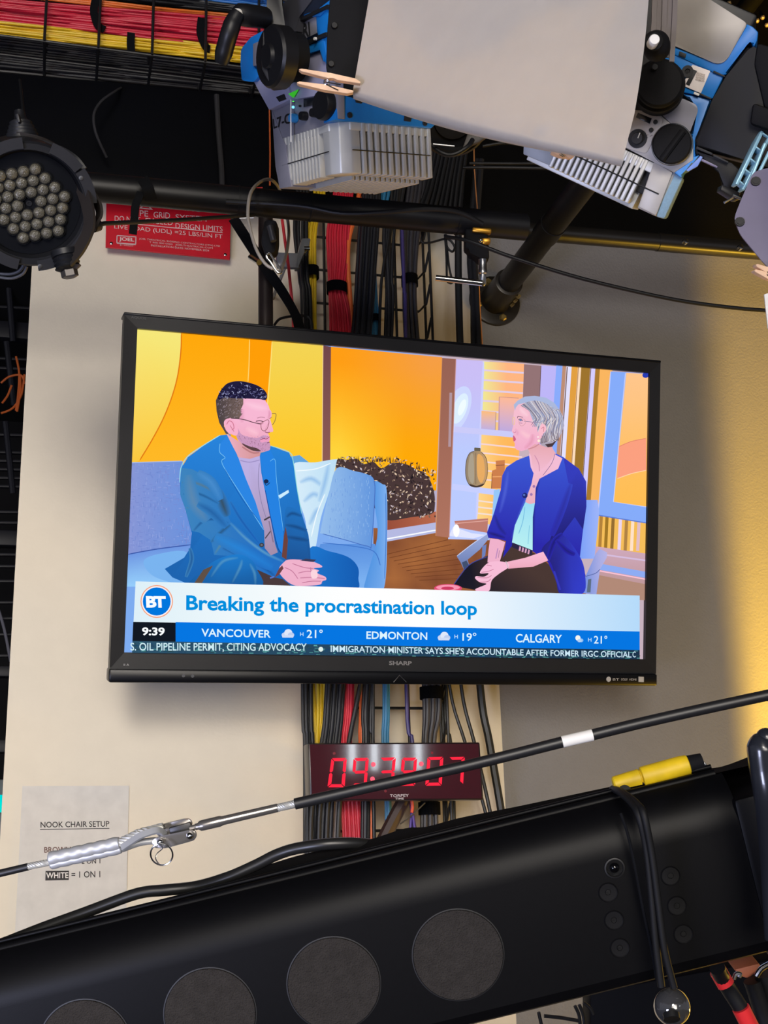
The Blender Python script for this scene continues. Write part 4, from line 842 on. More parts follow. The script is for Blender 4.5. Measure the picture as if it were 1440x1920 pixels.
run('tapered_black_cable', (34, 34, 37), 'black cable in the narrow bundle right of the blue cables', 'narrow black bundle', 3, [(120, 745, 770), (350, 740, 760), (430, 718, 735), (540, 724, 733), (620, 721, 736), (900, 715, 728), (1290, 682, 694), (1390, 681, 693), (1600, 678, 692)], 0.11)
run('crossing_black_cable', (28, 28, 30), 'thin black cable crossing in front of the narrow bundle above the television', None, 1, [(200, 742, 748), (430, 727, 733), (500, 717, 722), (620, 710, 714), (1290, 698, 702), (1600, 700, 704)], 0.125, 0.0034)
run('upright_black_cable', (28, 28, 30), 'thin straight black cable left of the tied grey bundle', None, 1, [(200, 760, 764), (430, 737, 741), (520, 733, 737), (620, 733, 737), (1290, 697, 699), (1390, 698, 700), (1600, 701, 703)], 0.122, 0.0036)
run('grey_black_cable', (52, 50, 54), 'dark grey cable in the tied bundle at the right of the wall tray', 'tied grey bundle', 6, [(120, 780, 830), (350, 764, 805), (430, 750, 788), (530, 756, 780), (620, 758, 784), (900, 775, 808), (1290, 792, 826), (1390, 793, 816), (1500, 790, 820), (1620, 790, 820)], 0.105)
run('purple_cable', (62, 52, 110), 'purple cable at the left of the tied grey bundle', None, 1, [(430, 752, 756), (540, 756, 760), (620, 757, 763), (1290, 761, 764), (1390, 771, 774), (1510, 770, 774), (1620, 790, 794)], 0.13, 0.004)
run('violet_cable', (84, 60, 150), 'thin violet cord hanging below the clock in a loop', None, 1, [(1495, 771, 773), (1530, 770, 772), (1580, 766, 768), (1620, 768, 770)], 0.14, 0.0026)
run('violet_lead', (84, 60, 150), 'second strand of the violet cord right of the loop below the clock', None, 1, [(1515, 771, 773), (1545, 775, 777), (1580, 777, 779), (1620, 776, 778)], 0.145, 0.0026)
M_tie = M_strap
for i, (y, a, b, off, lab) in enumerate(((541, 612, 651, 0.118, 'black velcro tie around the upright red bundle'), (512, 571, 598, 0.118, 'black velcro tie around the upright yellow bundle'), (527, 752, 784, 0.118, 'black velcro tie around the tied grey bundle'), (600, 692, 711, 0.118, 'black velcro tie around the blue wall cables'), (1300, 788, 830, 0.118, 'black velcro tie on the grey bundle just below the television'), (1516, 786, 824, 0.118, 'black velcro tie on the grey bundle just below the clock'))):
    bm = bm_new(); c = on((a + b) / 2, y, off - 0.012); rx = (b - a) / 2 * 2.7 / F * 1.04; ry = 0.019
    ring = [c + V((rx * math.cos(k * math.pi / 12), -ry * math.sin(k * math.pi / 12), 0)) for k in range(24)]
    L24 = len(ring); h = 0.0125 if i != 3 else 0.008
    vs = [p + V((0, 0, s * h)) for s in (-1, 1) for p in ring]; add(bm, vs, [(k, (k + 1) % L24, L24 + (k + 1) % L24, L24 + k) for k in range(L24)])
    bmesh.ops.solidify(bm, geom=bm.faces[:], thickness=0.002)
    tag(build('velcro_tie', bm, M_tie), lab, 'cable tie')
# loose black cables below the television
run('loose_cable', (26, 28, 28), 'black cable straight down below the television, left of the spreading ones', None, 1, [(700, 838, 842), (1290, 832, 836), (1390, 842, 846), (1500, 848, 852), (1620, 850, 854)], 0.07, 0.0042)
run('loose_cable', (26, 28, 28), 'thin black cable behind the clock right of the grey bundle', None, 1, [(700, 820, 824), (1290, 828, 832), (1390, 830, 834), (1500, 836, 838), (1620, 838, 840)], 0.06, 0.0032)
run('loose_cable', (26, 28, 28), 'black cable slanting right below the television, first of the spreading three', None, 1, [(1100, 826, 830), (1290, 841, 845), (1390, 870, 874), (1500, 902, 906), (1620, 932, 936)], 0.09, 0.0036)
run('loose_cable', (26, 28, 28), 'black cable slanting right below the television, second of the spreading three', None, 1, [(1100, 850, 854), (1290, 863, 867), (1390, 887, 891), (1500, 913, 917), (1620, 936, 940)], 0.08, 0.004)
run('loose_cable', (28, 30, 30), 'thick black cable slanting right near the grey wall edge below the television', None, 1, [(1000, 880, 886), (1290, 898, 904), (1390, 914, 920), (1500, 933, 939), (1620, 953, 959)], 0.07, 0.0085)
run('brown_cable', (62, 44, 40), 'thick dark brown cable slanting down left below the clock', None, 1, [(1400, 800, 822), (1500, 748, 766), (1570, 712, 730), (1640, 680, 700)], 0.13, 0.0135)
run('grey_sleeve', (110, 96, 92), 'grey brown sleeved cable between the black and red bundles below the clock', None, 1, [(1480, 632, 642), (1620, 618, 632)], 0.11, 0.006)
run('slanted_black_cable', (34, 34, 36), 'black cable slanting between the red and orange cables below the television', None, 1, [(1270, 676, 682), (1330, 664, 668), (1390, 653, 657), (1500, 636, 640), (1620, 630, 634)], 0.125, 0.0048)
run('wire_link', (70, 64, 58), 'thin grey wire slanting up to the right below the clock', None, 1, [(1505, 796, 798), (1530, 770, 772), (1545, 750, 752)], 0.15, 0.0014)
run('red_orange_cable', (226, 80, 50), 'short red orange cord end just below the clock', None, 1, [(1495, 770, 772), (1512, 772, 774), (1524, 771, 773)], 0.15, 0.0032)
# dark conduits beside the white wall edge above the television
run('black_conduit', (27, 28, 31), 'straight black conduit right of the wall tray above the television', None, 1, [(110, 866, 876), (300, 862, 872), (430, 853, 867), (620, 855, 868), (800, 866, 876)], 0.1, 0.0085)
run('chrome_edged_cable', (40, 40, 42), 'glossy black cable in the pair above the right half of the television', 'glossy pair of black cables', 2, [(300, 890, 906), (470, 876, 896), (560, 884, 898), (640, 884, 902), (800, 890, 906)], 0.1, 0.0075, 0.15)
run('thin_drop_cable', (26, 26, 28), 'thin black cable between the conduit and the glossy pair', None, 1, [(570, 862, 866), (640, 866, 868), (760, 868, 870)], 0.07, 0.0024)
run('amber_wire', (214, 130, 50), 'thin amber cord just right of the glossy cable pair above the television', None, 1, [(535, 898, 899), (580, 900, 901), (650, 904, 905), (720, 908, 909)], 0.13, 0.0012)
run('orange_drop_cord', (170, 110, 60), 'thin tan cord hanging above the grid pipe in front of the dark wall', None, 1, [(-60, 884, 885), (270, 888, 889), (330, 890, 891), (395, 895, 896)], 0.3, 0.0014)
run('upper_black_cable', (24, 24, 26), 'black cable in the dark tangle above the grid pipe right of the left spotlight', 'dark tangle above the pipe', 9, [(90, 800, 880), (250, 815, 880), (340, 800, 870), (396, 780, 866)], 0.16, 0.0045)
for i, pts in enumerate((((800, 424), (790, 452), (806, 455), (838, 448), (852, 462), (848, 472), (838, 462), (836, 440)), ((836, 445), (842, 500), (848, 528), (842, 530), (838, 522), (837, 480), (834, 440)))):
    bm = bm_new(); tube(bm, smooth_path([on(x, y, 0.52) for x, y in pts]), 0.0022, 8)
    tag(build('black_lanyard', bm, M_rubber), ('thin black cord with a small loop hanging under the grid pipe', 'thin black cord hanging down to the chrome clamp handle')[i], 'cord')
# strap, cords and safety cable left of the yellow bundle
bm = bm_new(); ribbon(bm, smooth_path([on(438, 410, 0.40), on(487, 486, 0.40), on(530, 548, 0.36), on(556, 596, 0.3), on(566, 640, 0.26)]), 0.021, 0.0025, WALL.n); tag(build('black_strap', bm, M_strap), 'flat black strap slanting down across the dark bronze post', 'strap')
bm = bm_new(); tube(bm, [on(529, 412, 0.32), on(541, 500, 0.32), on(549, 580, 0.3), on(551, 640, 0.27)], 0.0031, 8); tag(build('red_wire', bm, mat('red_cord', (205, 34, 44), 0.5)), 'single red cord slanting down left of the thin black cables', 'cord')
bm = bm_new(); tube(bm, smooth_path([on(514, 610, 0.3), on(525, 598, 0.31), on(548, 593, 0.3), on(572, 592, 0.28), on(583, 600, 0.28), on(586, 625, 0.28)]), 0.0026, 8); tag(build('looped_cable', bm, M_rubber), 'thin black cord looping just above the television top left of the yellow cables', 'cord')
sc = thing('safety_cable', 'grey safety cable looped over the grid pipe with a silver clip', 'cable', P(500, 500, 2.2))
bm = bm_new(); tube(bm, smooth_path([P(512, 504, 2.19), P(497, 494, 2.19), P(480, 466, 2.19), P(467, 420, 2.2), P(465, 392, 2.21), P(470, 362, 2.23), P(484, 344, 2.28), P(502, 336, 2.34), P(517, 344, 2.4), P(528, 366, 2.42), P(541, 424, 2.40), P(538, 470, 2.34), P(527, 506, 2.24), P(520, 510, 2.2)], 8), 0.0029, 10); build('wire', bm, mat('grey_wire_rope', (150, 142, 132), 0.5, 0.2), sc)
bm = bm_new(); lp = [P(*q, 2.185) for q in ((500, 478), (506, 475), (512, 484), (527, 508), (524, 512), (518, 508), (507, 491), (501, 484))]; tube(bm, smooth_path(lp, 5, True), 0.0018, 8, closed=True); build('clip', bm, M_chrome, sc)
ck = thing('pipe_clamp', 'black hook clamp on the grid pipe above the dark bronze post', 'clamp', P(500, 470, 2.27))
bm = bm_new(); prism(bm, [P(*q, 2.26) for q in ((496, 410), (519, 412), (520, 452), (516, 474), (496, 478), (488, 452))], C_F * 0.05, 0.006); build('jaw', bm, M_blackm, ck)
bm = bm_new(); tube(bm, [P(506, 424, 2.245), P(513, 452, 2.24)], 0.0055, 14); build('bolt', bm, mat('dark_zinc', (70, 70, 74), 0.35, 0.6), ck)
bm = bm_new(); tube(bm, [P(470, 482, 2.33), P(486, 492, 2.3)], 0.0055, 12); build('handle', bm, M_chrome, ck)
cl = thing('plastic_clip', 'clear grey plastic cable clip beside the yellow cables above the television', 'clip', on(560, 500, 0.13))
M_clear = mat('cloudy_plastic', (150, 152, 156), 0.2, trans=0.5)
bm = bm_new(); prism(bm, [on(*q, 0.2) for q in ((517, 472), (562, 474), (560, 502), (520, 500))], V((0, 0.012, 0)), 0.003); build('plate', bm, M_clear, cl)
bm = bm_new(); prism(bm, [on(*q, 0.2) for q in ((566, 446), (583, 446), (580, 462), (566, 476), (562, 502), (554, 502), (560, 470))], V((0, 0.02, 0)), 0.003); build('latch', bm, M_clear, cl)
bm = bm_new(); tube(bm, [on(570, 466, 0.205), on(580, 466, 0.205)], 0.005, 12); build('pivot', bm, M_chrome, cl)
bm = bm_new(); tube(bm, [on(540, 486, 0.192), V((on(540, 486, 0.192).x, WY, on(540, 486, 0.192).z))], 0.004, 10); build('stem', bm, M_clear, cl)
# chrome handled clamp at the top right of the television
hc = thing('handle_clamp', 'chrome tee handle clamp hanging under the grid pipe above the television right half', 'clamp', P(895, 520, 2.42))
bm = bm_new(); tube(bm, [P(817, 521, 2.36), P(904, 531, 2.36)], 0.0056, 16); build('tee_bar', bm, M_chrome, hc)
bm = bm_new(); lathe(bm, P(905, 486, 2.37), (P(905, 536, 2.37) - P(905, 486, 2.37)), [(0.0075, 0), (0.0075, 0.018), (0.0085, 0.02), (0.0085, 0.026), (0.006, 0.028), (0.007, 0.045), (0.004, 0.05), (0, 0.05)], 16); build('screw', bm, M_steel, hc)
bm = bm_new(); prism(bm, [P(*q, 2.385) for q in ((872, 428), (915, 430), (918, 486), (900, 490), (885, 470), (872, 466))], C_F * 0.05, 0.005); build('body', bm, M_blackm, hc)
bm = bm_new(); prism(bm, [P(*q, 2.375) for q in ((886, 425), (922, 428), (921, 438), (885, 434))], C_F * 0.02, 0.003); prism(bm, [P(*q, 2.375) for q in ((903, 446), (920, 445), (920, 456), (905, 458))], C_F * 0.02, 0.003); build('plate', bm, mat('gold_lit_plate', (190, 140, 50), 0.35, 0.8), hc)  # gold light falling on the clamp is put into the plate colour
bm = bm_new(); ball(bm, P(901, 451, 2.37), 0.0042); build('nut', bm, M_chrome, hc)
# thin drooping cable to the right
bm = bm_new(); tube(bm, smooth_path([P(836, 444, 2.36), P(880, 452, 2.33), P(960, 482, 2.32), P(1090, 522, 2.32), P(1240, 557, 2.33), P(1340, 573, 2.34), P(1450, 583, 2.35), P(1560, 584, 2.36)], 8), 0.0036, 10); tag(build('drooping_cable', bm, M_rubber), 'thin black cable drooping right across the grey wall above the television', 'cable')
for i, (pts, lab) in enumerate((([(880, 306), (1010, 306), (1060, 300)], 'lower thin dark cable strung across the dark wall between the two spotlights'), ([(868, 314), (940, 314), (1050, 316)], 'thin dark cable just under another between the two spotlights'), ([(905, 274), (950, 268), (1000, 276)], 'thin dark cable arching near the diffusion sheet edge'))):
    bm = bm_new(); tube(bm, smooth_path([P(x, y, 2.5 - 0.03 * i) for x, y in pts]), 0.0032, 8); tag(build('strung_cable', bm, M_rubber), lab, 'cable')

# ------------------------------------------------------------------ digital wall clock
CK = Plane(WALL.pt(0, 0, 0.215), (1, 0, 0), (0, -0.03, 1))
ck = thing('wall_clock', 'digital wall clock with red glowing digits below the television', 'clock', CK.at(740, 1501))
bm = bm_new(); face = [CK.at(*p) for p in ((578, 1393.5), (900, 1391.7), (907, 1500), (582, 1501.7))]
prism(bm, face, -CK.n * 0.05, 0.003); build('case', bm, mat('clock_case', (30, 22, 26), 0.3), ck)
bm = bm_new(); prism(bm, [CK.at(*p, 0.002) for p in ((581, 1396), (897, 1394.5), (903.5, 1497), (585, 1498.5))], -CK.n * 0.003); build('lens', bm, mat('dark_red_lens', (62, 3, 13), 0.06, spec=0.6, coat=0.35), ck)
M_led = glow('red_led', (255, 38, 62), 1.25)
def K(x, y): return (500 + x / 3, 1260 + y / 3)
SEG = {'0': 'abcdef', '9': 'abcdfg', '3': 'abcdg', '7': 'abcf'}
def digit(ch, tlx, tly, trx, try_, brx, bry, blx, bly):
    bm = bm_new()
    def q(u, v, o=0.0025):
        x = (tlx * (1 - u) + trx * u) * (1 - v) + (blx * (1 - u) + brx * u) * v
        y = (tly * (1 - u) + try_ * u) * (1 - v) + (bly * (1 - u) + bry * u) * v
        return CK.at(*K(x, y), o)
    w, h, g = 0.19, 0.10, 0.025
    S_ = {'a': [(g + .02, 0), (1 - g - .02, 0), (1 - w - g, h), (w + g, h)], 'd': [(w + g, 1 - h), (1 - w - g, 1 - h), (1 - g - .02, 1), (g + .02, 1)], 'g': [(w * .5 + g, .5), (w + g, .5 - h * .5), (1 - w - g, .5 - h * .5), (1 - w * .5 - g, .5), (1 - w - g, .5 + h * .5), (w + g, .5 + h * .5)],
          'f': [(0, .03), (w, h + .02), (w, .5 - h * .5 - .01), (w * .45, .49), (0, .46)], 'b': [(1, .03), (1, .46), (1 - w * .45, .49), (1 - w, .5 - h * .5 - .01), (1 - w, h + .02)],
          'e': [(0, .54), (w * .45, .51), (w, .5 + h * .5 + .01), (w, 1 - h - .02), (0, .97)], 'c': [(1, .54), (1, .97), (1 - w, 1 - h - .02), (1 - w, .5 + h * .5 + .01), (1 - w * .45, .51)]}
    sel = 'abc' if ch == '7' else SEG[ch]
    for s in sel: prism(bm, [q(*p) for p in S_[s]], CK.n * 0.0008)
    return build('digit', bm, M_led, ck, smooth=False)
for d in (('0', 365, 485, 450, 484, 438, 648, 342, 648), ('9', 490, 485, 574, 483, 561, 641, 476, 643), ('3', 640, 483, 726, 480, 713, 640, 628, 642), ('9', 762, 483, 846, 482, 834, 639, 748, 641), ('0', 905, 479, 993, 477, 984, 638, 892, 640), ('7', 1026, 479, 1114, 477, 1104, 632, 1016, 634)): digit(*d)
for x, y in ((600, 520), (595, 602), (870, 517), (866, 602)):
    bm = bm_new(); lathe(bm, CK.at(*K(x, y), 0.0025), CK.n, [(0.0044, 0), (0.0044, 0.0008), (0, 0.001)], 18); build('colon_dot', bm, glow('red_led_bright', (255, 90, 110), 1.4), ck)
bm = bm_new(); put_text(bm, 'TORPEY', CK, K(693, 704), K(800, 702), K(693, 688), 0.003, 0, 0.02); put_text(bm, 'TIME', CK, K(722, 718), K(772, 717), K(722, 707), 0.003, 0, 0.02); build('name_plate_lettering', bm, mat('silver_lettering', (190, 186, 190), 0.4), ck, smooth=False)
for x, y in ((380, 458), (930, 455), (668, 670)):
    bm = bm_new(); lathe(bm, CK.at(*K(x, y), 0.002), CK.n, [(0.0026, 0), (0.0026, 0.001), (0, 0.001)], 14); build('screw', bm, mat('red_screw', (120, 10, 30), 0.3), ck)
# ================================================================== LED par can
par = thing('led_par_light', 'round black LED stage light with many clear lenses at the left edge', 'stage light', P(54, 496, 1.85))
PN = (CAM_LOC - P(54, 380, 1.8)).normalized(); PN = (PN + V((0.10, 0, -0.16))).normalized()
PAR = Plane(P(54.4, 381, 1.80), PN.cross(V((0, 0, 1))) * -1, V((0, 0, 1)) - PN * PN.z)
pu, pv = PAR.u, PAR.v
if PAR.n.dot(PN) < 0: pass
pc0 = PAR.o; sc = 1.8 / F
M_par = mat('par_housing_black', (22, 23, 27), 0.45, spec=0.35)
bm = bm_new(); lathe(bm, pc0, PN, [(0.070, -0.16), (0.083, -0.12), (0.086, -0.02), (0.086, 0.012), (0.083, 0.016), (0.0745, 0.016), (0.071, 0.006), (0.071, -0.004), (0.0, -0.004)], 48); build('housing', bm, M_par, par)
bm = bm_new(); lathe(bm, pc0, PN, [(0.0705, -0.003), (0.0705, 0.003), (0.0, 0.003)], 48); build('lens_plate', bm, mat('par_lens_plate', (9, 11, 16), 0.5, spec=0.12), par)
M_lens = mat('clear_led_lens', (104, 100, 88), 0.08, spec=1.0, bump=1.0, bscale=420, trans=0.3)
M_cup = mat('lens_holder_black', (14, 15, 18), 0.4)
k = 0.1979; first = None; cup = None
for a in range(-3, 4):
    for b in range(-3, 4):
        if abs(a - b) > 3 or (a == 0 and b == 0): continue
        # lattice steps of the lens grid, in pixels
        dx = 111 * k * a - 92 * k * b; dy = -22 * k * a - 86 * k * b
        q = PAR.at(54.4 + dx, 381 + dy, 0.003)
        if first is None:
            bm = bm_new(); lathe(bm, q, PN, [(0.0080, 0), (0.0084, 0.004), (0.0071, 0.0085), (0.0044, 0.0108), (0, 0.0116)], 16); first = build('led_lens', bm, M_lens, par); q_first = q
            bm = bm_new(); lathe(bm, q, PN, [(0.0092, 0), (0.0094, 0.0055), (0.0086, 0.0055), (0.0082, 0.001)], 16); cup = build('lens_ring', bm, M_cup, first); cup.parent = first
        else:
            c = dup_part(first, q - q_first); r_ = cup.copy(); COL.objects.link(r_); r_.parent = c
bm = bm_new(); lathe(bm, PAR.at(54.4, 381, 0.003), PN, [(0.004, 0), (0.004, 0.002), (0.002, 0.002), (0.002, 0.0005), (0, 0.0005)], 14); build('centre_screw', bm, M_par, par)
# gel frame clips around the rim
for a0 in (62, 28, -25, 200, 250, 300, 120):
    bm = bm_new(); arc = [pc0 + PN * 0.021 + (pu * math.cos(math.radians(a0 + t)) + pv * math.sin(math.radians(a0 + t))) * 0.084 for t in range(-16, 17, 4)]
    ribbon(bm, arc, 0.015, 0.003, PN); build('rim_clip', bm, mat('par_clip', (36, 37, 42), 0.45, spec=0.35), par)
for a0, rr in ((38, 0.080), (5, 0.083), (-74, 0.085)):
    bm = bm_new(); lathe(bm, pc0 + PN * 0.022 + (pu * math.cos(math.radians(a0)) + pv * math.sin(math.radians(a0))) * rr, PN, [(0.0032, 0), (0.0032, 0.0015), (0, 0.002)], 12); build('rivet', bm, M_steel, par)
# yoke: a bent band around the back
bm = bm_new(); yk = [(30, 262, 1.84), (78, 272, 1.83), (120, 300, 1.82), (150, 345, 1.81), (166, 395, 1.80), (166, 430, 1.80), (150, 465, 1.80), (126, 492, 1.80)]
ribbon(bm, smooth_path([P(*p) for p in yk]), 0.022, 0.004, C_F.lerp(C_R, 0.45)); build('yoke', bm, mat('yoke_brown_black', (38, 34, 33), 0.5, spec=0.3), par)
bm = bm_new(); ribbon(bm, smooth_path([P(*p) for p in ((158, 350, 1.83), (176, 372, 1.83), (186, 392, 1.83), (184, 412, 1.83), (168, 440, 1.82), (140, 484, 1.82))]), 0.018, 0.004, C_F.lerp(C_R, 0.6)); build('yoke_arm', bm, mat('yoke_brown_black', (38, 34, 33), 0.5, spec=0.3), par)
bm = bm_new(); ribbon(bm, smooth_path([P(*p) for p in ((78, 272, 1.82), (112, 284, 1.81), (138, 300, 1.80), (154, 320, 1.80))]), 0.015, 0.003, C_F); build('retainer', bm, mat('par_clip', (36, 37, 42), 0.45, spec=0.35), par)
# bolt at the bottom right
bm = bm_new(); bo = P(120, 470, 1.81); bd = (P(132, 520, 1.81) - bo).normalized()
lathe(bm, bo, bd, [(0.019, 0), (0.019, 0.008)] + [(0.0165 + 0.002 * (i % 2), 0.009 + 0.0032 * i) for i in range(6)] + [(0.012, 0.029), (0.0085, 0.03), (0, 0.03)], 24); build('gland', bm, M_par, par)
bm = bm_new(); lathe(bm, bo + bd * 0.0285, bd, [(0.012, 0), (0.012, 0.0095), (0.010, 0.0105), (0, 0.0105)], 6); build('hex_nut', bm, mat('dark_hex_nut', (66, 62, 60), 0.35, 0.4), par)
# ribbed cable gland on the top
go = P(44, 274, 1.86); gd = (P(36, 205, 1.86) - go).normalized(); bm = bm_new()
pf = [(0.030, 0), (0.028, 0.007)]
for i in range(5): pf += [(0.025 - 0.0022 * i, 0.008 + 0.0058 * i), (0.025 - 0.0022 * i, 0.0115 + 0.0058 * i), (0.022 - 0.0022 * i, 0.0120 + 0.0058 * i)]
pf += [(0.009, 0.04), (0.007, 0.052), (0, 0.052)]
lathe(bm, go, gd, pf, 28); build('cable_gland', bm, M_par, par)
bm = bm_new(); tube(bm, smooth_path([P(40, 232, 1.85), P(43, 210, 1.9), P(40, 175, 1.95), P(37, 150, 2.0)]), 0.0022, 8); build('lead', bm, M_rubber, par)
bm = bm_new(); prism(bm, [P(*q, 1.835) for q in ((28, 214), (34, 212), (38, 228), (33, 230))], C_F * 0.01, 0.001); build('lug', bm, mat('par_clip', (36, 37, 42), 0.45, spec=0.35), par)
for i, pts in enumerate((((-10, 518), (20, 522), (42, 514), (50, 500)), ((-10, 512), (18, 514), (36, 508), (46, 494)))):
    bm = bm_new(); tube(bm, smooth_path([P(x, y, 1.84) for x, y in pts]), 0.0022, 8); tag(build('loop_wire', bm, mat('loop_grey', (74, 76, 84), 0.5)), ('lower grey wire loop hanging under the LED stage light', 'upper grey wire loop hanging under the LED stage light')[i], 'wire')
# thin rod from the par to the pipe, with a velcro tail hanging on it
bm = bm_new(); tube(bm, [P(172, 424, 1.86), P(196, 419, 1.88), P(330, 413, 2.02), P(476, 403, 2.24)], 0.0034, 12); tag(build('thin_rod', bm, M_rubber), 'thin black rod from the LED stage light across the red sign', 'rod')
bm = bm_new(); lathe(bm, P(160, 428, 1.85), P(196, 418, 1.88) - P(160, 428, 1.85), [(0.006, 0), (0.0085, 0.004), (0.0085, 0.014), (0.0095, 0.015), (0.0095, 0.026), (0.005, 0.028)], 16); tag(build('cable_connector', bm, M_par), 'black connector at the end of the thin rod beside the LED stage light', 'connector')
bm = bm_new(); ribbon(bm, smooth_path([P(264, 360, 2.205), P(260, 372, 2.2), P(254, 386, 2.2), P(252, 410, 2.2), P(249, 439, 2.21)]), 0.0135, 0.003, C_F); tag(build('velcro_strap', bm, M_strap), 'black velcro strap hanging from the pipe over the red sign', 'strap')
bm = bm_new(); ribbon(bm, smooth_path([P(268, 336, 2.215), P(277, 352, 2.19), P(283, 374, 2.205)]), 0.02, 0.003, C_F); tag(build('velcro_wrap', bm, M_strap), 'black velcro wrap around the grid pipe above the red sign', 'strap')

# ================================================================== spotlights
M_al = mat('silver_cast_aluminium', (196, 196, 192), 0.45, 0.35)
M_alg = mat('grey_side_panel', (128, 127, 138), 0.45, 0.1)
M_alg2 = mat('light_grey_side_panel', (176, 172, 168), 0.45, 0.1)
M_blue = mat('spotlight_blue', (20, 116, 196), 0.42)
M_txt = mat('dark_print', (18, 18, 22), 0.6)

class Box3:                                    # frame of a lamp body: corner, directions a (depth), b (length), c (up the body)
    def __init__(s, N, Ra, Rb, Rc):
        s.N = V(N); s.a = c2w(Ra).normalized(); s.b = c2w(Rb); s.b = (s.b - s.a * s.b.dot(s.a)).normalized(); s.c = s.a.cross(s.b)
        if s.c.dot(c2w(Rc)) < 0: s.c = -s.c
        s.side = Plane(s.N, s.b, s.c); s.front = Plane(s.N, s.a, s.c)
    def p(s, a, b, c): return s.N + s.a * a + s.b * b + s.c * c

def finned(par_, bx, la, lb, lc, nf_side, nf_front, ch, side_lo, side_hi, fr_lo, fr_hi):
    """heat sink: solid core with upright fins standing on the side (a=0) and front (b=0) faces, and ribs underneath"""
    bm = bm_new(); d = 0.016
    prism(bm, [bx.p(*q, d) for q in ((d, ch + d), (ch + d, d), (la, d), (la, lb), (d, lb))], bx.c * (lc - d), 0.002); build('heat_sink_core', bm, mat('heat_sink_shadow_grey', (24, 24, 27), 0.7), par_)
    bm = bm_new(); prism(bm, [bx.p(*q, lc - 0.012) for q in ((0, ch), (ch, 0), (la, 0), (la, lb), (0, lb))], bx.c * 0.012, 0.0015)
    prism(bm, [bx.p(*q, 0.0) for q in ((0.001, ch), (ch * 0.35, ch * 0.35), (ch, 0.001), (ch + 0.016, 0.001), (ch + 0.016, 0.02), (0.02, ch + 0.016), (0.001, ch + 0.016))], bx.c * lc, 0.002); build('heat_sink_corner', bm, M_al, par_)
    bm = bm_new(); f = None
    w = 0.0050; b0 = side_lo
    box(bm, bx.p(0.012, b0, lc / 2), bx.a, bx.b, bx.c, 0.026, w, lc, 0.0012); f = build('side_fin', bm, M_al, par_)
    for i in range(1, nf_side): dup_part(f, bx.b * (side_hi - side_lo) * i / (nf_side - 1))
    bm = bm_new(); box(bm, bx.p(fr_lo, 0.012, lc / 2), bx.a, bx.b, bx.c, 0.0066, 0.026, lc, 0.0012); f = build('front_fin', bm, M_al, par_)
    for i in range(1, nf_front): dup_part(f, bx.a * (fr_hi - fr_lo) * i / (nf_front - 1))
    bm = bm_new(); box(bm, bx.p(fr_lo, (lb + 0.03) / 2, 0.007), bx.a, bx.b, bx.c, 0.0052, lb - 0.034, 0.022, 0.001); f = build('under_rib', bm, M_al, par_)
    for i in range(1, nf_front + 3): dup_part(f, bx.a * (fr_hi - fr_lo) * i / (nf_front + 2) )
    for (p0, p1) in (((-0.0012, ch, lc * .45), (-0.0012, side_hi, lc * .45)), ((ch, -0.0012, lc * .45), (fr_hi, -0.0012, lc * .45))):
        bm = bm_new(); tube(bm, [bx.p(*p0), bx.p(*p1)], 0.0009, 6); build('seam', bm, M_txt, par_)

def plate(name, par_, pl, pts, thick, m, push=0.0, bev=0.001, rnd=0, closed_n=0):
    bm = bm_new(); prism(bm, [pl.at(x, y, push) for x, y in pts], -pl.n * thick, bev); return build(name, bm, m, par_)
def knob(name, par_, pl, x, y, r, h, m, push=0.0, seg=28):
    bm = bm_new(); lathe(bm, pl.at(x, y, push), pl.n, [(r, 0), (r, h * .8), (r * .9, h), (0, h)], seg); return build(name, bm, m, par_)
def rounded(pts, r, n=4):
    out = []; L_ = len(pts)
    for i in range(L_):
        p, a, b = V((*pts[i], 0)), V((*pts[i - 1], 0)), V((*pts[(i + 1) % L_], 0))
        da, db = (a - p), (b - p); rr = min(r, da.length * .45, db.length * .45); s, e = p + da.normalized() * rr, p + db.normalized() * rr
        for k_ in range(n + 1):
            t = k_ / n; q = s * (1 - t) ** 2 + p * 2 * t * (1 - t) + e * t * t; out.append((q.x, q.y))
    return out

# ---------------- left spotlight (hung at top centre)
B1 = Box3(P(637, 323, 1.85), (0.80308, -0.10393, 0.58673), (-0.5938, -0.0576, 0.80255), (-0.04961, -0.99291, -0.10798))
s1 = thing('studio_spotlight', 'blue and silver studio spotlight with ribbed heat sink at top centre above the television', 'spotlight', B1.p(0.08, 0.08, 0))
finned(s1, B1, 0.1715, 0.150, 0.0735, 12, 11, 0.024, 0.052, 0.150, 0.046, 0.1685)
SD, FT = B1.side, B1.front
plate('end_plate', s1, SD, [(509, 203), (530, 262), (534, 268), (546, 350), (524, 354), (516, 312)], 0.12, M_alg, 0.002)
# body core above the heat sink
bm = bm_new(); prism(bm, [B1.p(*q, 0.0735) for q in ((0.012, 0.02), (0.16, 0.02), (0.16, 0.15), (0.012, 0.15))], B1.c * 0.2, 0.004); build('body', bm, M_black, s1)
cp = plate('control_panel', s1, SD, [(508, 202), (560, 180), (633, 168), (634, 222), (600, 238), (514, 264)], 0.012, M_alg, 0.001)
bm = bm_new(); put_text(bm, 'L7-C', SD, (513, 242), (545, 231), (511, 223), 0.0024, 0, 0.02); build('lettering', bm, M_txt, cp, smooth=False)['label'] = 'dark model lettering'
plate('display', cp, SD, [(569, 182), (600, 176), (600, 194), (569, 201)], 0.002, mat('dark_display', (30, 32, 36), 0.2), 0.003, 0.0003)
for x, y, m, r in ((555, 222, mat('blue_knob', (40, 128, 190), 0.4), 0.0068), (574, 218, M_black, 0.0065), (594, 212, M_black, 0.0065)): knob('dial', cp, SD, x, y, r, 0.010, m, 0.002)
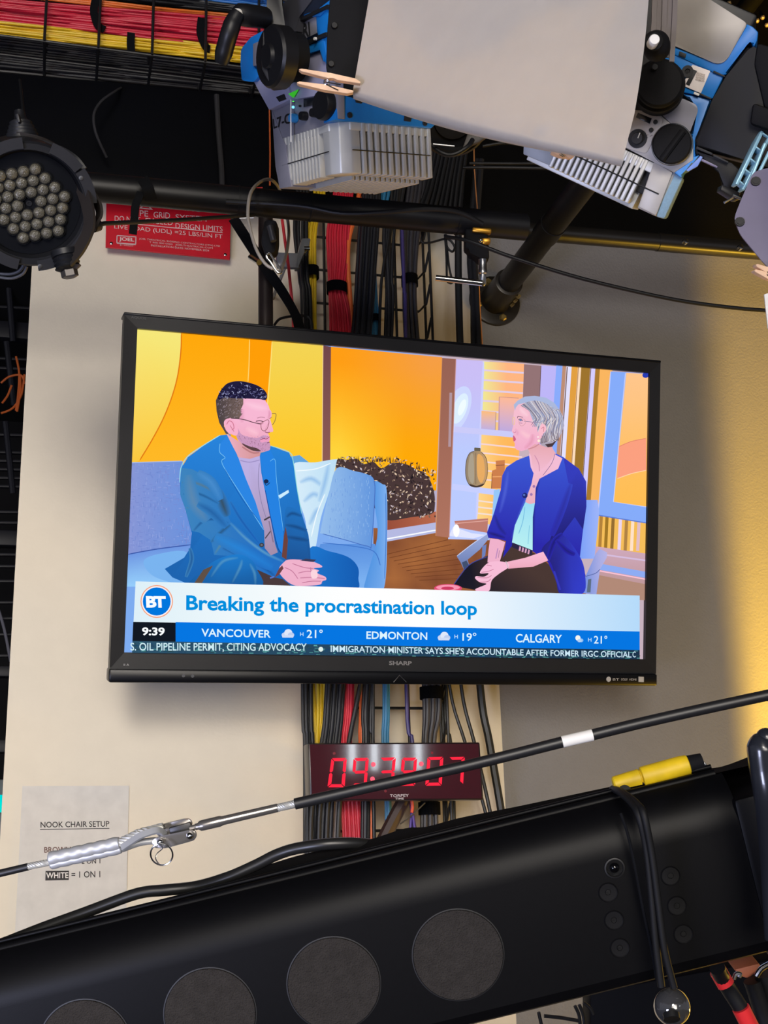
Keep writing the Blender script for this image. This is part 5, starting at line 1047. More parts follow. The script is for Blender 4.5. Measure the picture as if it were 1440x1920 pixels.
bm = bm_new(); lathe(bm, SD.at(616, 198, 0.0), SD.n, [(0.0215, 0), (0.0215, 0.012), (0.020, 0.015), (0, 0.015)], 36); build('mode_knob', bm, M_black, cp)
for x, y in ((564, 181), (564, 199)): knob('button', cp, SD, x, y, 0.0016, 0.003, M_txt, 0.002, 12)
for x, y, c in ((551, 188, 'green'), (551, 201, 'blue'), (549.5, 133, 'green')):
    knob('indicator', s1, SD, x, y, 0.002, 0.003, glow('led_' + c, {'green': (90, 255, 70), 'blue': (120, 205, 255)}[c], 1.6), 0.0035 if y > 150 else 0.03, 12)
plate('green_lit_cover', s1, SD, [(540, 176), (558, 168), (549, 183)], 0.002, glow('green_glow', (60, 190, 50), 0.8), 0.0158, 0.0003)
bm = bm_new(); tube(bm, [SD.at(545.5, 183, 0.012), SD.at(545.5, 266, 0.012)], 0.0012, 8); build('guard_wire', bm, M_white, s1)
sbr = plate('side_bracket', s1, SD, [(475, 152), (497, 142), (520, 170), (540, 160), (546, 186), (504, 206), (488, 176)], 0.02, mat('lilac_grey_panel', (146, 146, 172), 0.45), 0.014)
plate('bracket_slot', sbr, SD, [(517, 182), (532, 176), (536, 186), (523, 191)], 0.002, M_txt, 0.0152, 0.0003)
plate('upper_side_panel', s1, SD, [(505, 170), (556, 134), (558, 130), (612, 150), (614, 176), (555, 186)], 0.016, mat('lilac_grey_panel', (146, 146, 172), 0.45), 0.010)
plate('socket', s1, SD, [(531, 152), (556, 140), (559, 150), (535, 161)], 0.003, mat('dark_display', (30, 32, 36), 0.2), 0.012, 0.0005)
plate('upper_cover', s1, SD, [(560, 104), (602, 92), (613, 116), (612, 168), (556, 150)], 0.03, mat('lilac_grey_panel', (146, 146, 172), 0.45), 0.006)
# blue frame pieces
bfm = plate('blue_frame', s1, FT, [(637, 176), (664, 184), (818, 224), (816, 234), (808, 241), (640, 226), (628, 224)], 0.03, M_blue, 0.003)
for x, y in ((655, 216), (796, 231)): knob('frame_screw', bfm, FT, x, y, 0.0042, 0.002, M_txt, 0.003, 16)
for q in (((666, 184), (680, 188), (679, 194), (668, 192)), ((760, 210), (775, 212), (770, 228), (758, 226))): plate('frame_slot', bfm, FT, q, 0.003, M_txt, 0.0045, 0.0005)
plate('blue_hook', s1, SD, rounded([(452, 92), (470, 70), (496, 56), (500, 66), (478, 82), (474, 120), (486, 142), (476, 154), (453, 151), (451, 120)], 5), 0.10, M_blue, 0.02, 0.003)
plate('hook_inset', s1, SD, [(474, 82), (488, 76), (486, 122), (474, 124)], 0.02, M_alg, 0.024)
plate('blue_arm', s1, SD, [(556, 30), (592, 22), (622, -4), (616, 14), (600, 30), (562, 34)], 0.06, M_blue, 0.012)
plate('blue_upright', s1, SD, [(592, 22), (613, 16), (618, 44), (612, 104), (613, 130), (604, 92), (594, 60)], 0.06, M_blue, 0.010)
plate('blue_lower_rail', s1, SD, [(558, 94), (606, 72), (611, 100), (606, 116), (600, 92), (558, 108)], 0.05, M_blue, 0.012)
npn = plate('name_panel', s1, SD, [(560, 36), (592, 26), (594, 62), (566, 76), (560, 66)], 0.05, M_alg, 0.008)
bm = bm_new(); put_text(bm, 'ARRI', SD, (546, 78), (582, 67), (544, 52), 0.0095, 0, 0.03); build('lettering', bm, M_txt, s1, smooth=False)['label'] = 'dark maker lettering'
plate('rail_gap', s1, SD, [(560, 34), (614, 8), (616, 13), (562, 40)], 0.01, M_txt, 0.016, 0.0005); plate('rail_gap', s1, SD, [(560, 82), (610, 60), (612, 66), (562, 90)], 0.01, M_txt, 0.016, 0.0005)
knob('white_stud', s1, SD, 593, 73, 0.0022, 0.004, M_white, 0.017, 12)
# yoke arm with its big round lock, in front of the side
bm = bm_new(); prism(bm, [P(*q, 1.80) for q in ((499, -60), (530, -60), (529, 10), (532, 60), (545, 80), (552, 120), (530, 160), (508, 162), (490, 130), (488, 95), (498, 60), (500, 10))], C_F * 0.022, 0.003); build('yoke_arm', bm, M_black, s1)
bm = bm_new(); yn = (SD.n + C_R * -0.12).normalized(); yo = P(519, 107, 1.80); lathe(bm, yo, yn, [(0.043, -0.012), (0.043, 0.008), (0.040, 0.012), (0.018, 0.013), (0.016, 0.018), (0.0, 0.018)], 40); build('tilt_lock', bm, M_black, s1)
bm = bm_new(); lathe(bm, P(537, 106, 1.84), yn, [(0.034, -0.02), (0.034, 0.006), (0, 0.006)], 36); build('pivot_drum', bm, M_blackm, s1)
plate('black_cover', s1, SD, [(524, 10), (558, -20), (600, -40), (596, -10), (560, 28), (556, 60), (530, 60)], 0.03, mat('dark_grey_cover', (66, 66, 72), 0.4), 0.02, 0.003)
bm = bm_new(); hp = smooth_path([P(447, 24, 1.76), P(438, 40, 1.76), P(430, 62, 1.76), P(422, 90, 1.77), P(415, 118, 1.78)]); tube(bm, hp, [0.0095 + 0.003 * min(1, i / 8) - 0.004 * max(0, i / len(hp) - .8) * 5 for i in range(len(hp))], 14); build('lever_handle', bm, M_black, s1)
bm = bm_new(); lathe(bm, P(440, 26, 1.765), P(505, 34, 1.80) - P(440, 26, 1.765), [(0.010, 0), (0.0145, 0.006), (0.0155, 0.02), (0.0145, 0.05), (0.012, 0.055)], 24); build('lever_hub', bm, M_black, s1)
bm = bm_new(); lathe(bm, P(450, 26, 1.765), P(436, 26, 1.75) - P(450, 26, 1.765), [(0.0072, 0), (0.0072, 0.008), (0.006, 0.010), (0, 0.010)], 20); build('lever_cap', bm, M_white, s1)['label'] = 'white end cap'
# black barn door with clips
DOOR = Plane(P(650, 90, 1.66), C_R + C_F * 0.25, -C_D)
bd = plate('barn_door', s1, DOOR, rounded([(622, -40), (702, -60), (676, 158), (656, 156), (612, 140), (614, 60)], 14), 0.0025, M_blackm, 0.0, 0.0006)
for x, y in ((626, 49), (620, 121)): knob('door_rivet', bd, DOOR, x, y, 0.004, 0.004, M_black, 0.0, 14)

# ---------------- right spotlight
B2 = Box3(P(1232, 407, 1.5), (0.26249, -0.20817, 0.94221), (-0.87815, -0.45626, 0.14384), (0.39995, -0.86516, -0.30257))
s2 = thing('studio_spotlight', 'blue and silver studio spotlight with black barrel at the top right corner', 'spotlight', B2.p(0.06, 0.08, 0))
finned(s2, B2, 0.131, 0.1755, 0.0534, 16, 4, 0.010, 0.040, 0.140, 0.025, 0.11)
SD = B2.side
bm = bm_new(); prism(bm, [B2.p(*q, 0.053) for q in ((0.012, 0.0), (0.12, 0.0), (0.12, 0.17), (0.012, 0.17))], B2.c * 0.19, 0.004); build('body', bm, M_black, s2)
plate('end_plate', s2, SD, [(983, 250), (1030, 262), (1042, 282), (1034, 312), (981, 289)], 0.1, mat('blue_grey_panel', (150, 158, 168), 0.45), 0.001)
plate('end_block', s2, SD, [(1226, 302), (1262, 323), (1230, 405), (1196, 388)], 0.03, M_alg2, 0.001, 0.002)
plate('mesh_strip', s2, SD, [(1263, 323), (1281, 333), (1246, 411), (1229, 406)], 0.05, mat('pale_blue_mesh', (160, 196, 220), 0.5, bump=0.8, bscale=2500), -0.004, 0.003)
cp = plate('control_panel', s2, SD, [(1176, 205), (1232, 210), (1262, 236), (1300, 262), (1300, 300), (1264, 324), (1226, 304), (1172, 277), (1150, 250)], 0.014, M_alg2, 0.003)
plate('panel_outline', cp, SD, rounded([(1180, 208), (1236, 217), (1244, 226), (1212, 288), (1170, 276), (1165, 250)], 6), 0.003, mat('panel_outline', (190, 184, 178), 0.45), 0.0045, 0.0005)
plate('display', cp, SD, [(1196, 211), (1222, 222), (1218, 232), (1192, 220)], 0.002, mat('dark_display', (30, 32, 36), 0.2), 0.0055, 0.0003)
bm = bm_new(); lathe(bm, SD.at(1195.5, 260, 0.005), SD.n, [(0.0108, 0), (0.0108, 0.001), (0.0098, 0.001), (0.0098, 0.0005)], 28); build('dial_scale', bm, M_txt, cp)
knob('dial', cp, SD, 1195.5, 260, 0.0066, 0.010, M_black, 0.005)
bm = bm_new(); tube(bm, [SD.at(1196, 259, 0.0155), SD.at(1200, 249, 0.0155)], 0.0006, 6); build('dial_mark', bm, M_white, cp)
for x, y in ((1229, 229), (1221, 244)): knob('button', cp, SD, x, y, 0.0026, 0.003, M_txt, 0.0045, 16)
bm = bm_new(); put_text(bm, 'o<  =\n=  oo', SD, (1213, 260), (1224, 254), (1210, 254), 0.0055); build('lettering', bm, M_txt, cp, smooth=False)
bm = bm_new(); lathe(bm, SD.at(1261, 272, 0.0), SD.n, [(0.0235, 0), (0.0235, 0.012), (0.0225, 0.013)], 40); build('knob_rim', bm, M_steel, cp)
bm = bm_new(); lathe(bm, SD.at(1261, 272, 0.003), SD.n, [(0.0222, 0), (0.0222, 0.016), (0.0205, 0.018), (0, 0.018)], 40); tube(bm, [SD.at(1241, 300, 0.021), SD.at(1281, 246, 0.021)], 0.0042, 10); build('mode_knob', bm, M_blackm, cp)
plate('grey_side_panel', s2, SD, rounded([(1232, 206), (1276, 183), (1306, 196), (1309, 208), (1292, 252), (1262, 236)], 7), 0.02, M_alg, 0.001)
plate('blue_frame', s2, SD, [(1280, 176), (1335, 186), (1300, 262), (1306, 300), (1290, 318), (1276, 326), (1258, 318), (1282, 300), (1298, 275), (1296, 252), (1310, 214), (1306, 196)], 0.05, M_blue, 0.0, 0.002)
plate('blue_spout', s2, SD, [(1258, 306), (1292, 298), (1312, 290), (1300, 306), (1282, 318), (1278, 334), (1264, 324)], 0.04, mat('sky_blue_frame', (70, 150, 226), 0.45), 0.002, 0.002)
plate('blue_band', s2, SD, [(1258, 80), (1262, 98), (1318, 118), (1358, 142), (1336, 186), (1276, 172), (1246, 108)], 0.05, M_blue, 0.001, 0.002)
plate('blue_top_rail', s2, SD, [(1258, 84), (1345, 120), (1358, 118), (1364, 108), (1400, 44), (1412, 50), (1422, 60), (1420, 76), (1413, 90), (1408, 72), (1398, 82), (1362, 140), (1350, 142), (1258, 100)], 0.08, M_blue, 0.003, 0.002)
plate('blue_notch', s2, SD, [(1274, 96), (1287, 101), (1285, 109), (1272, 104)], 0.004, M_txt, 0.0045, 0.0004)
plate('top_cover', s2, SD, rounded([(1240, -60), (1330, -2), (1402, 44), (1362, 114), (1346, 121), (1256, 82), (1230, 60)], 8), 0.09, mat('silver_cover', (150, 144, 138), 0.4, 0.15), 0.005, 0.003)
lbp = plate('label_plate', s2, SD, rounded([(1298, 121), (1332, 133), (1314, 175), (1280, 160)], 2), 0.006, mat('label_white', (226, 216, 212), 0.5), 0.003, 0.0006)
plate('label_stripe', lbp, SD, [(1300, 130), (1307, 133), (1293, 160), (1286, 157)], 0.001, M_txt, 0.0042, 0.0001)
bm = bm_new(); lathe(bm, SD.at(1289, 134, 0.003), SD.n, [(0.0066, 0), (0.0066, 0.0015), (0.003, 0.0015), (0.003, 0)], 24); build('label_ring', bm, M_txt, lbp)
bm = bm_new()
for i in range(4): put_text(bm, ('ooxo', 'oxoxx', 'xoxoo', 'oxo')[i], SD, (1305 - i * .4, 137 + i * 4), (1321 - i * .4, 142 + i * 4), (1306.5 - i * .4, 134.5 + i * 4), 0.0042)
build('label_print', bm, mat('tan_print', (150, 130, 112), 0.6), lbp, smooth=False)
for q in (((1338, 132), (1360, 142), (1359, 145), (1337, 136)), ((1308, 172), (1334, 184), (1333, 187), (1307, 176))): plate('frame_gap', s2, SD, q, 0.004, M_txt, 0.0035, 0.0003)
plate('gap_clip', s2, SD, [(1302, 172), (1312, 176), (1310, 180), (1300, 176)], 0.003, M_white, 0.005, 0.0003)
# barrel
M_brl = mat('barrel_black', (20, 19, 20), 0.5, spec=0.25)
plate('barrel', s2, SD, [(1402, 86), (1410, 92), (1470, 110), (1470, 330), (1398, 300), (1306, 276), (1302, 262), (1336, 186), (1362, 142)], 0.10, M_brl, 0.004, 0.008)
plate('barrel_upper', s2, SD, [(1420, 80), (1480, 96), (1480, 240), (1440, 232), (1414, 120)], 0.10, M_blackm, 0.008, 0.004)
plate('barrel_foot', s2, SD, [(1302, 276), (1372, 306), (1392, 318), (1388, 366), (1352, 350), (1352, 318), (1340, 308), (1304, 290)], 0.06, M_brl, 0.001, 0.003)
plate('barrel_block', s2, SD, [(1412, 192), (1450, 206), (1450, 246), (1406, 232)], 0.02, M_blackm, 0.018, 0.004)
plate('foot_edge', s2, SD, [(1310, 294), (1346, 312), (1344, 315), (1308, 298)], 0.02, mat('lilac_edge', (120, 112, 140), 0.4), 0.003, 0.0005)
for q in (((1306, 274), (1336, 287), (1335, 291), (1305, 279)), ((1338, 289), (1366, 303), (1365, 306), (1337, 293))): plate('barrel_slot', s2, SD, q, 0.006, M_txt, 0.0065, 0.0003)
plate('blue_clip', s2, SD, [(1286, 318), (1300, 308), (1312, 292), (1318, 294), (1308, 312), (1290, 322)], 0.004, mat('lilac_blue_clip', (120, 150, 220), 0.45), 0.006, 0.0008)
# yoke with straps and round lock
bm = bm_new(); lathe(bm, P(1236, 160, 1.42), (SD.n + -C_F * .5), [(0.0285, -0.03), (0.0285, 0.0), (0.0255, 0.002), (0.0255, 0.013), (0.0235, 0.0155), (0, 0.0155)], 44); tlk = build('tilt_lock', bm, M_blackm, s2)
knob('lock_screw', tlk, Plane(P(1227, 127, 1.40), C_R, -C_D), 1227, 127, 0.0034, 0.003, M_txt, 0.0, 14)
plate('lock_tab', tlk, Plane(P(1271, 156, 1.41), C_R, -C_D), [(1267, 150), (1276, 149), (1275, 163), (1266, 162)], 0.006, M_white, 0.0, 0.0015)
for i in range(5):
    bm = bm_new(); x0 = 1224 + i * 9.6; ribbon(bm, [P(x0 + 4.5, -40, 1.335 + .003 * (i % 2)), P(x0 + 2, 40, 1.335 + .003 * (i % 2)), P(x0 - 1 if i < 3 else x0 - 3, 84 + i * 8, 1.335 + .003 * (i % 2))], 0.0052, 0.002, C_F); build('yoke_strap', bm, mat('grey_brown_strap', (88, 78, 76), 0.55), s2)
bm = bm_new(); lathe(bm, P(1231, 88, 1.33), P(1225, 72, 1.29) - P(1231, 88, 1.33), [(0.014, -0.005), (0.0145, 0.012), (0.012, 0.018), (0.0085, 0.022), (0.0085, 0.028), (0, 0.028)], 28); build('yoke_hub', bm, M_blackm, s2)
bm = bm_new(); lathe(bm, P(1226, 76, 1.292), -C_F, [(0.0055, -0.01), (0.0055, 0.003), (0.0048, 0.004), (0, 0.004)], 20); build('hub_cap', bm, M_white, s2)['label'] = 'white round cap'
plate('yoke_cover', s2, Plane(P(1280, 110, 1.46), C_R, -C_D), [(1256, 96), (1296, 118), (1286, 140), (1276, 160), (1268, 130)], 0.02, M_blackm, 0.0, 0.003)
# pale blue barn door hinge frame
hg = Plane(P(1405, 310, 1.44), C_R + C_F * .2, -C_D)
bm = bm_new()
def bar(a, b, w_, mi=0): 
    d = V((b[0] - a[0], b[1] - a[1])); nn = V((-d.y, d.x)).normalized() * w_ / 2
    prism(bm, [hg.at(*q) for q in ((a[0] + nn.x, a[1] + nn.y), (b[0] + nn.x, b[1] + nn.y), (b[0] - nn.x, b[1] - nn.y), (a[0] - nn.x, a[1] - nn.y))], -hg.n * 0.012, 0.0006)
bar((1430, 246), (1382, 346), 6); bar((1444, 256), (1394, 356), 5)
for t in (0.02, 0.28, 0.5, 0.7, 0.92): bar((1430 - 48 * t, 246 + 100 * t), (1444 - 50 * t, 256 + 100 * t), 3)
build('hinge_frame', bm, mat('pale_blue_hinge', (150, 196, 216), 0.35, 0.3), s2)
plate('hinge_back', s2, hg, [(1436, 250), (1470, 262), (1410, 372), (1386, 356)], 0.004, M_blackm, -0.014, 0.0005)
plate('hinge_foot', s2, hg, [(1354, 346), (1386, 360), (1388, 374), (1380, 374), (1352, 356)], 0.012, M_black, 0.002, 0.001)
for a, b in (((1358, 380), (1374, 370)), ((1374, 366), (1392, 374))):
    bm = bm_new(); tube(bm, [hg.at(*a, 0.006), hg.at(*b, 0.006)], 0.0014, 8); build('hinge_pin', bm, M_steel, s2)
for i, (a, b) in enumerate((((1434, 270), (1402, 350)), ((1442, 285), (1420, 330)))):
    bm = bm_new(); tube(bm, [hg.at(*a, 0.004), hg.at(*b, 0.004)], 0.002, 8); build('hinge_rod', bm, mat('pale_blue_hinge', (150, 196, 216), 0.35, 0.3), s2)
# grey purple barn door leaf
lf = Plane(P(1420, 410, 1.40), C_R + C_F * -.15, -C_D + C_F * .2)
leaf = thing('barn_door_leaf', 'flat grey purple metal barn door leaf at the right edge below the right spotlight', 'barn door', P(1420, 490, 1.40))
pts = rounded([(1412, 322), (1500, 300), (1560, 420), (1520, 560), (1436, 498), (1388, 440), (1376, 410), (1384, 388)], 10)
bm = bm_new(); prism(bm, [lf.at(*p) for p in pts], -lf.n * 0.002, 0.0005); build('plate', bm, mat('grey_purple_paint', (98, 92, 118), 0.5), leaf)
for x, y in ((1417, 340), (1387, 416)):
    bm = bm_new()
    for a in range(0, 180, 30): box(bm, lf.at(x, y, 0.001), (lf.u * math.cos(math.radians(a)) + lf.v * math.sin(math.radians(a))), (-lf.u * math.sin(math.radians(a)) + lf.v * math.cos(math.radians(a))), lf.n, 0.0105, 0.0022, 0.002)
    lathe(bm, lf.at(x, y, 0.0), lf.n, [(0.0038, 0), (0.0038, 0.0025), (0, 0.0025)], 18); build('star_washer', bm, M_txt, leaf)
bm = bm_new(); prism(bm, rounded([lf.at(*q, 0)[:2] for q in ()], 1) if False else [P(*q, 1.36) for q in ((1433, 552), (1470, 540), (1480, 640), (1440, 616))], C_F * 0.002); tag(build('white_card', bm, M_white), 'corner of a white card at the right edge below the barn door leaf', 'card')

# ---------------- dark spotlight behind
s3 = thing('dark_spotlight', 'dark black spotlight seen behind the left spotlight and the diffusion sheet', 'spotlight', P(860, 290, 2.15))
dn = (CAM_LOC - P(850, 230, 2.15)).normalized() + V((0.1, 0, -0.35))
bm = bm_new(); lathe(bm, P(850, 225, 2.15), dn, [(0.05, -0.16), (0.06, -0.1), (0.062, 0.0), (0.058, 0.004), (0.050, 0.004), (0.048, -0.006), (0.034, -0.006), (0.032, 0.0), (0.02, 0.0), (0.0, -0.004)], 44); build('housing', bm, M_black, s3)
bm = bm_new(); tube(bm, smooth_path([P(800, 262, 2.12), P(826, 286, 2.11), P(850, 290, 2.11), P(876, 276, 2.11), P(886, 262, 2.12)]), 0.004, 10); build('handle', bm, M_par, s3)
bm = bm_new(); prism(bm, [P(*q, 2.13) for q in ((866, 280), (900, 266), (928, 246), (910, 232), (880, 240))], C_F * 0.01, 0.002); build('flap', bm, mat('brown_black_flap', (52, 45, 40), 0.5), s3)
bm = bm_new(); tube(bm, [P(812, 270, 2.10), P(852, 274, 2.10)], 0.0016, 8); build('edge_wire', bm, M_steel, s3)

# ================================================================== diffusion sheet and clothespins
W_, H_ = 14, 10; bm = bm_new(); vs = []
TLp, TRp, BRp, BLp = (712, -120, 1.60), (1222, -120, 1.34), (1174, 296, 1.22), (662, 168, 1.58)
bow = lambda a, b: -0.025 * math.sin(math.pi * a) * (0.4 + 0.6 * b)
for j in range(H_ + 1):
    for i in range(W_ + 1):
        a, b = i / W_, j / H_
        q = [(TLp[k] * (1 - a) + TRp[k] * a) * (1 - b) + (BLp[k] * (1 - a) + BRp[k] * a) * b for k in range(3)]
        # the right end: upper part bulges, lower corner is rounded
        q[0] += a * 10 * math.sin(math.pi * b) + (-6 * max(0, b - .8) * 5 * a)
        q[1] += 10 * math.sin(math.pi * a * .9) * b * 0.35
        vs.append(P(q[0], q[1], q[2] + bow(a, b)))
bot = vs[H_ * (W_ + 1):]
# the lower edge rolls back under
for j in range(1, 7):
    th = j / 6 * math.radians(150)
    for i in range(W_ + 1):
        rr = 0.011 * (0.55 + 0.45 * math.sin(math.pi * min(1, i / W_ + .15)))
        vs.append(bot[i] + C_D * rr * math.sin(th) * 0.9 + C_F * rr * (1 - math.cos(th)) * 1.3)
R_ = H_ + 6
add(bm, vs, [(j * (W_ + 1) + i, j * (W_ + 1) + i + 1, (j + 1) * (W_ + 1) + i + 1, (j + 1) * (W_ + 1) + i) for j in range(R_) for i in range(W_)])
bmesh.ops.solidify(bm, geom=bm.faces[:], thickness=0.0006)
tag(build('diffusion_sheet', bm, mat('frosted_diffusion', (226, 220, 214), 0.65, var=0.02), ang=60), 'large sheet of frosted white diffusion hanging at the top centre right', 'diffusion sheet')

def clothespin(p_open1, p_open2, p_piv, p_jaw1, p_jaw2, d, label):
    t = thing('clothespin', label, 'clothespin', P(*p_piv, d), 'wooden clothespins on the diffusion sheet')
    M_w = mat('pale_wood', (226, 186, 150), 0.6, var=0.12, bscale=400)
    for (o, j, s) in ((p_open1, p_jaw1, 1), (p_open2, p_jaw2, -1)):
        bm = bm_new(); a, b = P(*o, d - .004), P(*j, d); pv = P(*p_piv, d) 
        L_ = (b - a).length; u = (b - a).normalized(); n = (C_F - u * C_F.dot(u)).normalized(); v = n.cross(u)
        if v.dot(pv - a) < 0: v = -v
        # tapered bar with a spring notch
        prof = [(0, 0), (L_ * .05, -0.0015), (L_ * .5, -0.0032), (L_ * .9, -0.003), (L_, -0.0002), (L_, 0.002), (L_ * .62, 0.0035), (L_ * .56, 0.0015), (L_ * .5, 0.0036), (L_ * .05, 0.002)]
        prism(bm, [a + u * x + v * y - n * 0.005 for x, y in prof], n * 0.010, 0.0006); build('wooden_half', bm, M_w, t)
    bm = bm_new(); pv = P(*p_piv, d - 0.0065)
    for k_ in range(3): tube(bm, [pv + C_F * 0.0045 * k_ + (C_R * math.cos(a) + C_D * math.sin(a)) * 0.0032 for a in [2 * math.pi * i / 14 for i in range(14)]], 0.0007, 6, closed=True)
    tube(bm, [pv, pv + (P(*p_jaw1, d) - pv) * .42 + C_D * 0.004 - C_F * .004], 0.0007, 6); tube(bm, [pv + C_D * .003, pv + (P(*p_jaw2, d) - pv) * .45 + C_D * .005 - C_F * .004], 0.0007, 6); build('spring', bm, M_chrome, t)
    return t
clothespin((560, 132), (556, 157), (612, 154), (676, 156), (662, 175), 1.56, 'wooden clothespin pinching the diffusion sheet to the black barn door at its lower left corner')
clothespin((1022, 270), (1034, 286), (1046, 282), (1074, 296), (1066, 292), 1.33, 'wooden clothespin half hidden behind the lower right edge of the diffusion sheet')
clothespin((1414, 497), (1411, 508), (1436, 508), (1466, 520), (1462, 528), 1.38, 'wooden clothespin under the grey purple barn door leaf at the right edge')
# ================================================================== black camera crane arm across the foreground
DA = 0.90
ao = P(720, 1720, DA)
au = (P(1440, 1430, DA) - P(0, 1784, DA)).normalized()          # along the arm
an = -C_F; an = (an - au * an.dot(au)).normalized(); av = an.cross(au)
if av.dot(C_D) > 0: av = -av
ARM = Plane(ao, au, av)
arm = thing('camera_crane_arm', 'big black crane arm sloping across the bottom with round felt discs', 'camera crane', P(720, 1900, DA))
M_arm = mat('arm_black_satin', (9, 9, 11), 0.42, bump=0.03, bscale=1500, spec=0.12)
def al(px, py): return ARM.loc(px, py)
vtop = (al(720, 1622)[1] + al(1200, 1508)[1] + al(200, 1744)[1]) / 3
vbot = (al(1440, 1803)[1] + al(1010, 1898)[1]) / 2
# section: flat face, rounded upper shoulder, short lip under the piping
prof = [(vbot, -0.05), (vbot, -0.012), (vbot + 0.004, -0.004), (vbot + 0.012, 0.0), (vtop - 0.034, 0.0)]
for i in range(1, 9):
    t = i / 8 * math.radians(70); prof.append((vtop - 0.034 + 0.036 * math.sin(t) , -0.036 * (1 - math.cos(t))))
prof += [(vtop - 0.021, -0.078), (vtop - 0.03, -0.085), (vbot, -0.085)]
ul, ur = al(-60, 1850)[0] - 0.02, al(1416, 1650)[0]
bm = bm_new(); prism(bm, [ARM.pt(ul, y, o) for y, o in prof], au * (ur - ul)); build('beam', bm, M_arm, arm, ang=25)
M_felt = mat('brown_grey_felt', (50, 47, 45), 0.95, spec=0.1, bump=0.9, bscale=900, var=0.12)
M_rim = mat('disc_groove_black', (12, 12, 14), 0.5)
for (x, y, r) in ((859, 1790, 85), (626, 1844, 87), (394, 1901, 86), (160, 1960, 86)):
    c = ARM.at(x, y); rr = r * DA / F
    bm = bm_new(); lathe(bm, c, an, [(rr * 1.025, -0.004), (rr * 1.025, 0.0004), (rr, 0.0005), (rr * 0.99, -0.003)], 56); g = build('disc_groove', bm, M_rim, arm)
    bm = bm_new(); lathe(bm, c, an, [(rr * 0.992, -0.002), (rr * 0.985, 0.0011), (0, 0.0013)], 56); build('felt_disc', bm, M_felt, arm)
for x, y in ((1140, 1673), (1151, 1725), (1162, 1777), (1257, 1642), (1269, 1698), (1281, 1751)):
    c = ARM.at(x, y); bm = bm_new(); lathe(bm, c, an, [(0.0070, -0.001), (0.0070, 0.0003), (0.0066, 0.0010), (0.0060, 0.0004), (0.0022, 0.0003), (0.0019, -0.0012), (0, -0.0012)], 28)
    s_ = build('cap_screw', bm, mat('black_cap_screw', (17, 17, 19), 0.4, spec=0.25), arm)
    bm = bm_new(); lathe(bm, c, an, [(0.0020, 0.0005), (0.0016, 0.0005), (0, 0.0005)], 6); build('hex_socket', bm, M_rim, s_)
c = ARM.at(1152, 1627); bm = bm_new(); lathe(bm, c, an, [(0.0074, 0.0), (0.0072, 0.0012), (0.0062, 0.0014), (0.0058, 0.0), (0.0055, -0.004), (0, -0.004)], 30); build('socket_ring', bm, M_rim, arm)
bm = bm_new(); ball(bm, c - an * 0.001, 0.0038); build('socket_pin', bm, mat('gloss_black', (8, 8, 10), 0.08), arm)
# two runs of piping along the upper edge
for k_, (dv, r) in enumerate(((-0.0012, 0.0038), (0.0030, 0.0018))):
    bm = bm_new(); tube(bm, [ARM.pt(ul, vtop + dv, -0.03 - 0.006 * k_), ARM.pt(ur - 0.004, vtop + dv, -0.03 - 0.006 * k_)], r, 14); build('piping', bm, M_arm, arm)
# end housing at the right
bm = bm_new(); lo = [(ur - 0.002, vbot - 0.004), (ur + 0.2, vbot - 0.004), (ur + 0.2, vtop - 0.012), (ur - 0.002, vtop - 0.014)]
prism(bm, [ARM.pt(x, y, 0.002) for x, y in lo], -an * 0.086, 0.004); build('end_housing', bm, M_arm, arm)
# cloth cable sleeve on the top of the arm
edge = [(-60, 1776), (0, 1764), (60, 1752), (140, 1738), (240, 1722), (300, 1700), (360, 1672), (420, 1646), (500, 1622), (560, 1604), (640, 1586), (700, 1572), (760, 1553), (800, 1550), (860, 1534), (940, 1518), (980, 1510), (1060, 1493), (1150, 1474), (1230, 1458), (1300, 1444), (1360, 1436), (1425, 1412)]
edge = [(p.x, p.y) for p in smooth_path([V((x, y, 0)) for x, y in edge], 4)]
bm = bm_new(); up_ = []; mid = []; low = []
for i, (x, y) in enumerate(edge):
    u_, v_ = ARM.loc(x, y, -0.062); wob = 0.002 * math.sin(u_ * 90) + 0.0012 * math.sin(u_ * 37 + 1)
    v_ = max(v_, vtop - 0.010)
    up_.append((u_, v_, -0.062)); mid.append((u_, max(vtop - 0.006, v_ - 0.006 - abs(wob)), -0.048)); low.append((u_, vtop - 0.003, -0.036 + wob * .5))
rows = [[ARM.pt(u_, vtop - 0.024, -0.082) for u_, _, _ in low], [ARM.pt(u_, v_ - 0.004, -0.078) for u_, v_, _ in up_], [ARM.pt(*q) for q in up_], [ARM.pt(*q) for q in mid], [ARM.pt(u_, (v_ + vtop) / 2, -0.042 + 0.003 * math.sin(u_ * 140)) for u_, v_, _ in mid], [ARM.pt(*q) for q in low]]
n_ = len(edge); vs = [p for r_ in rows for p in r_]
add(bm, vs, [(j * n_ + i, j * n_ + i + 1, (j + 1) * n_ + i + 1, (j + 1) * n_ + i) for j in range(5) for i in range(n_ - 1)])
build('cable_sleeve', bm, mat('black_sleeve_cloth', (14, 14, 17), 0.85, bump=0.25, bscale=1200, spec=0.15), arm, ang=50)['label'] = 'wrinkled black cloth cable sleeve'
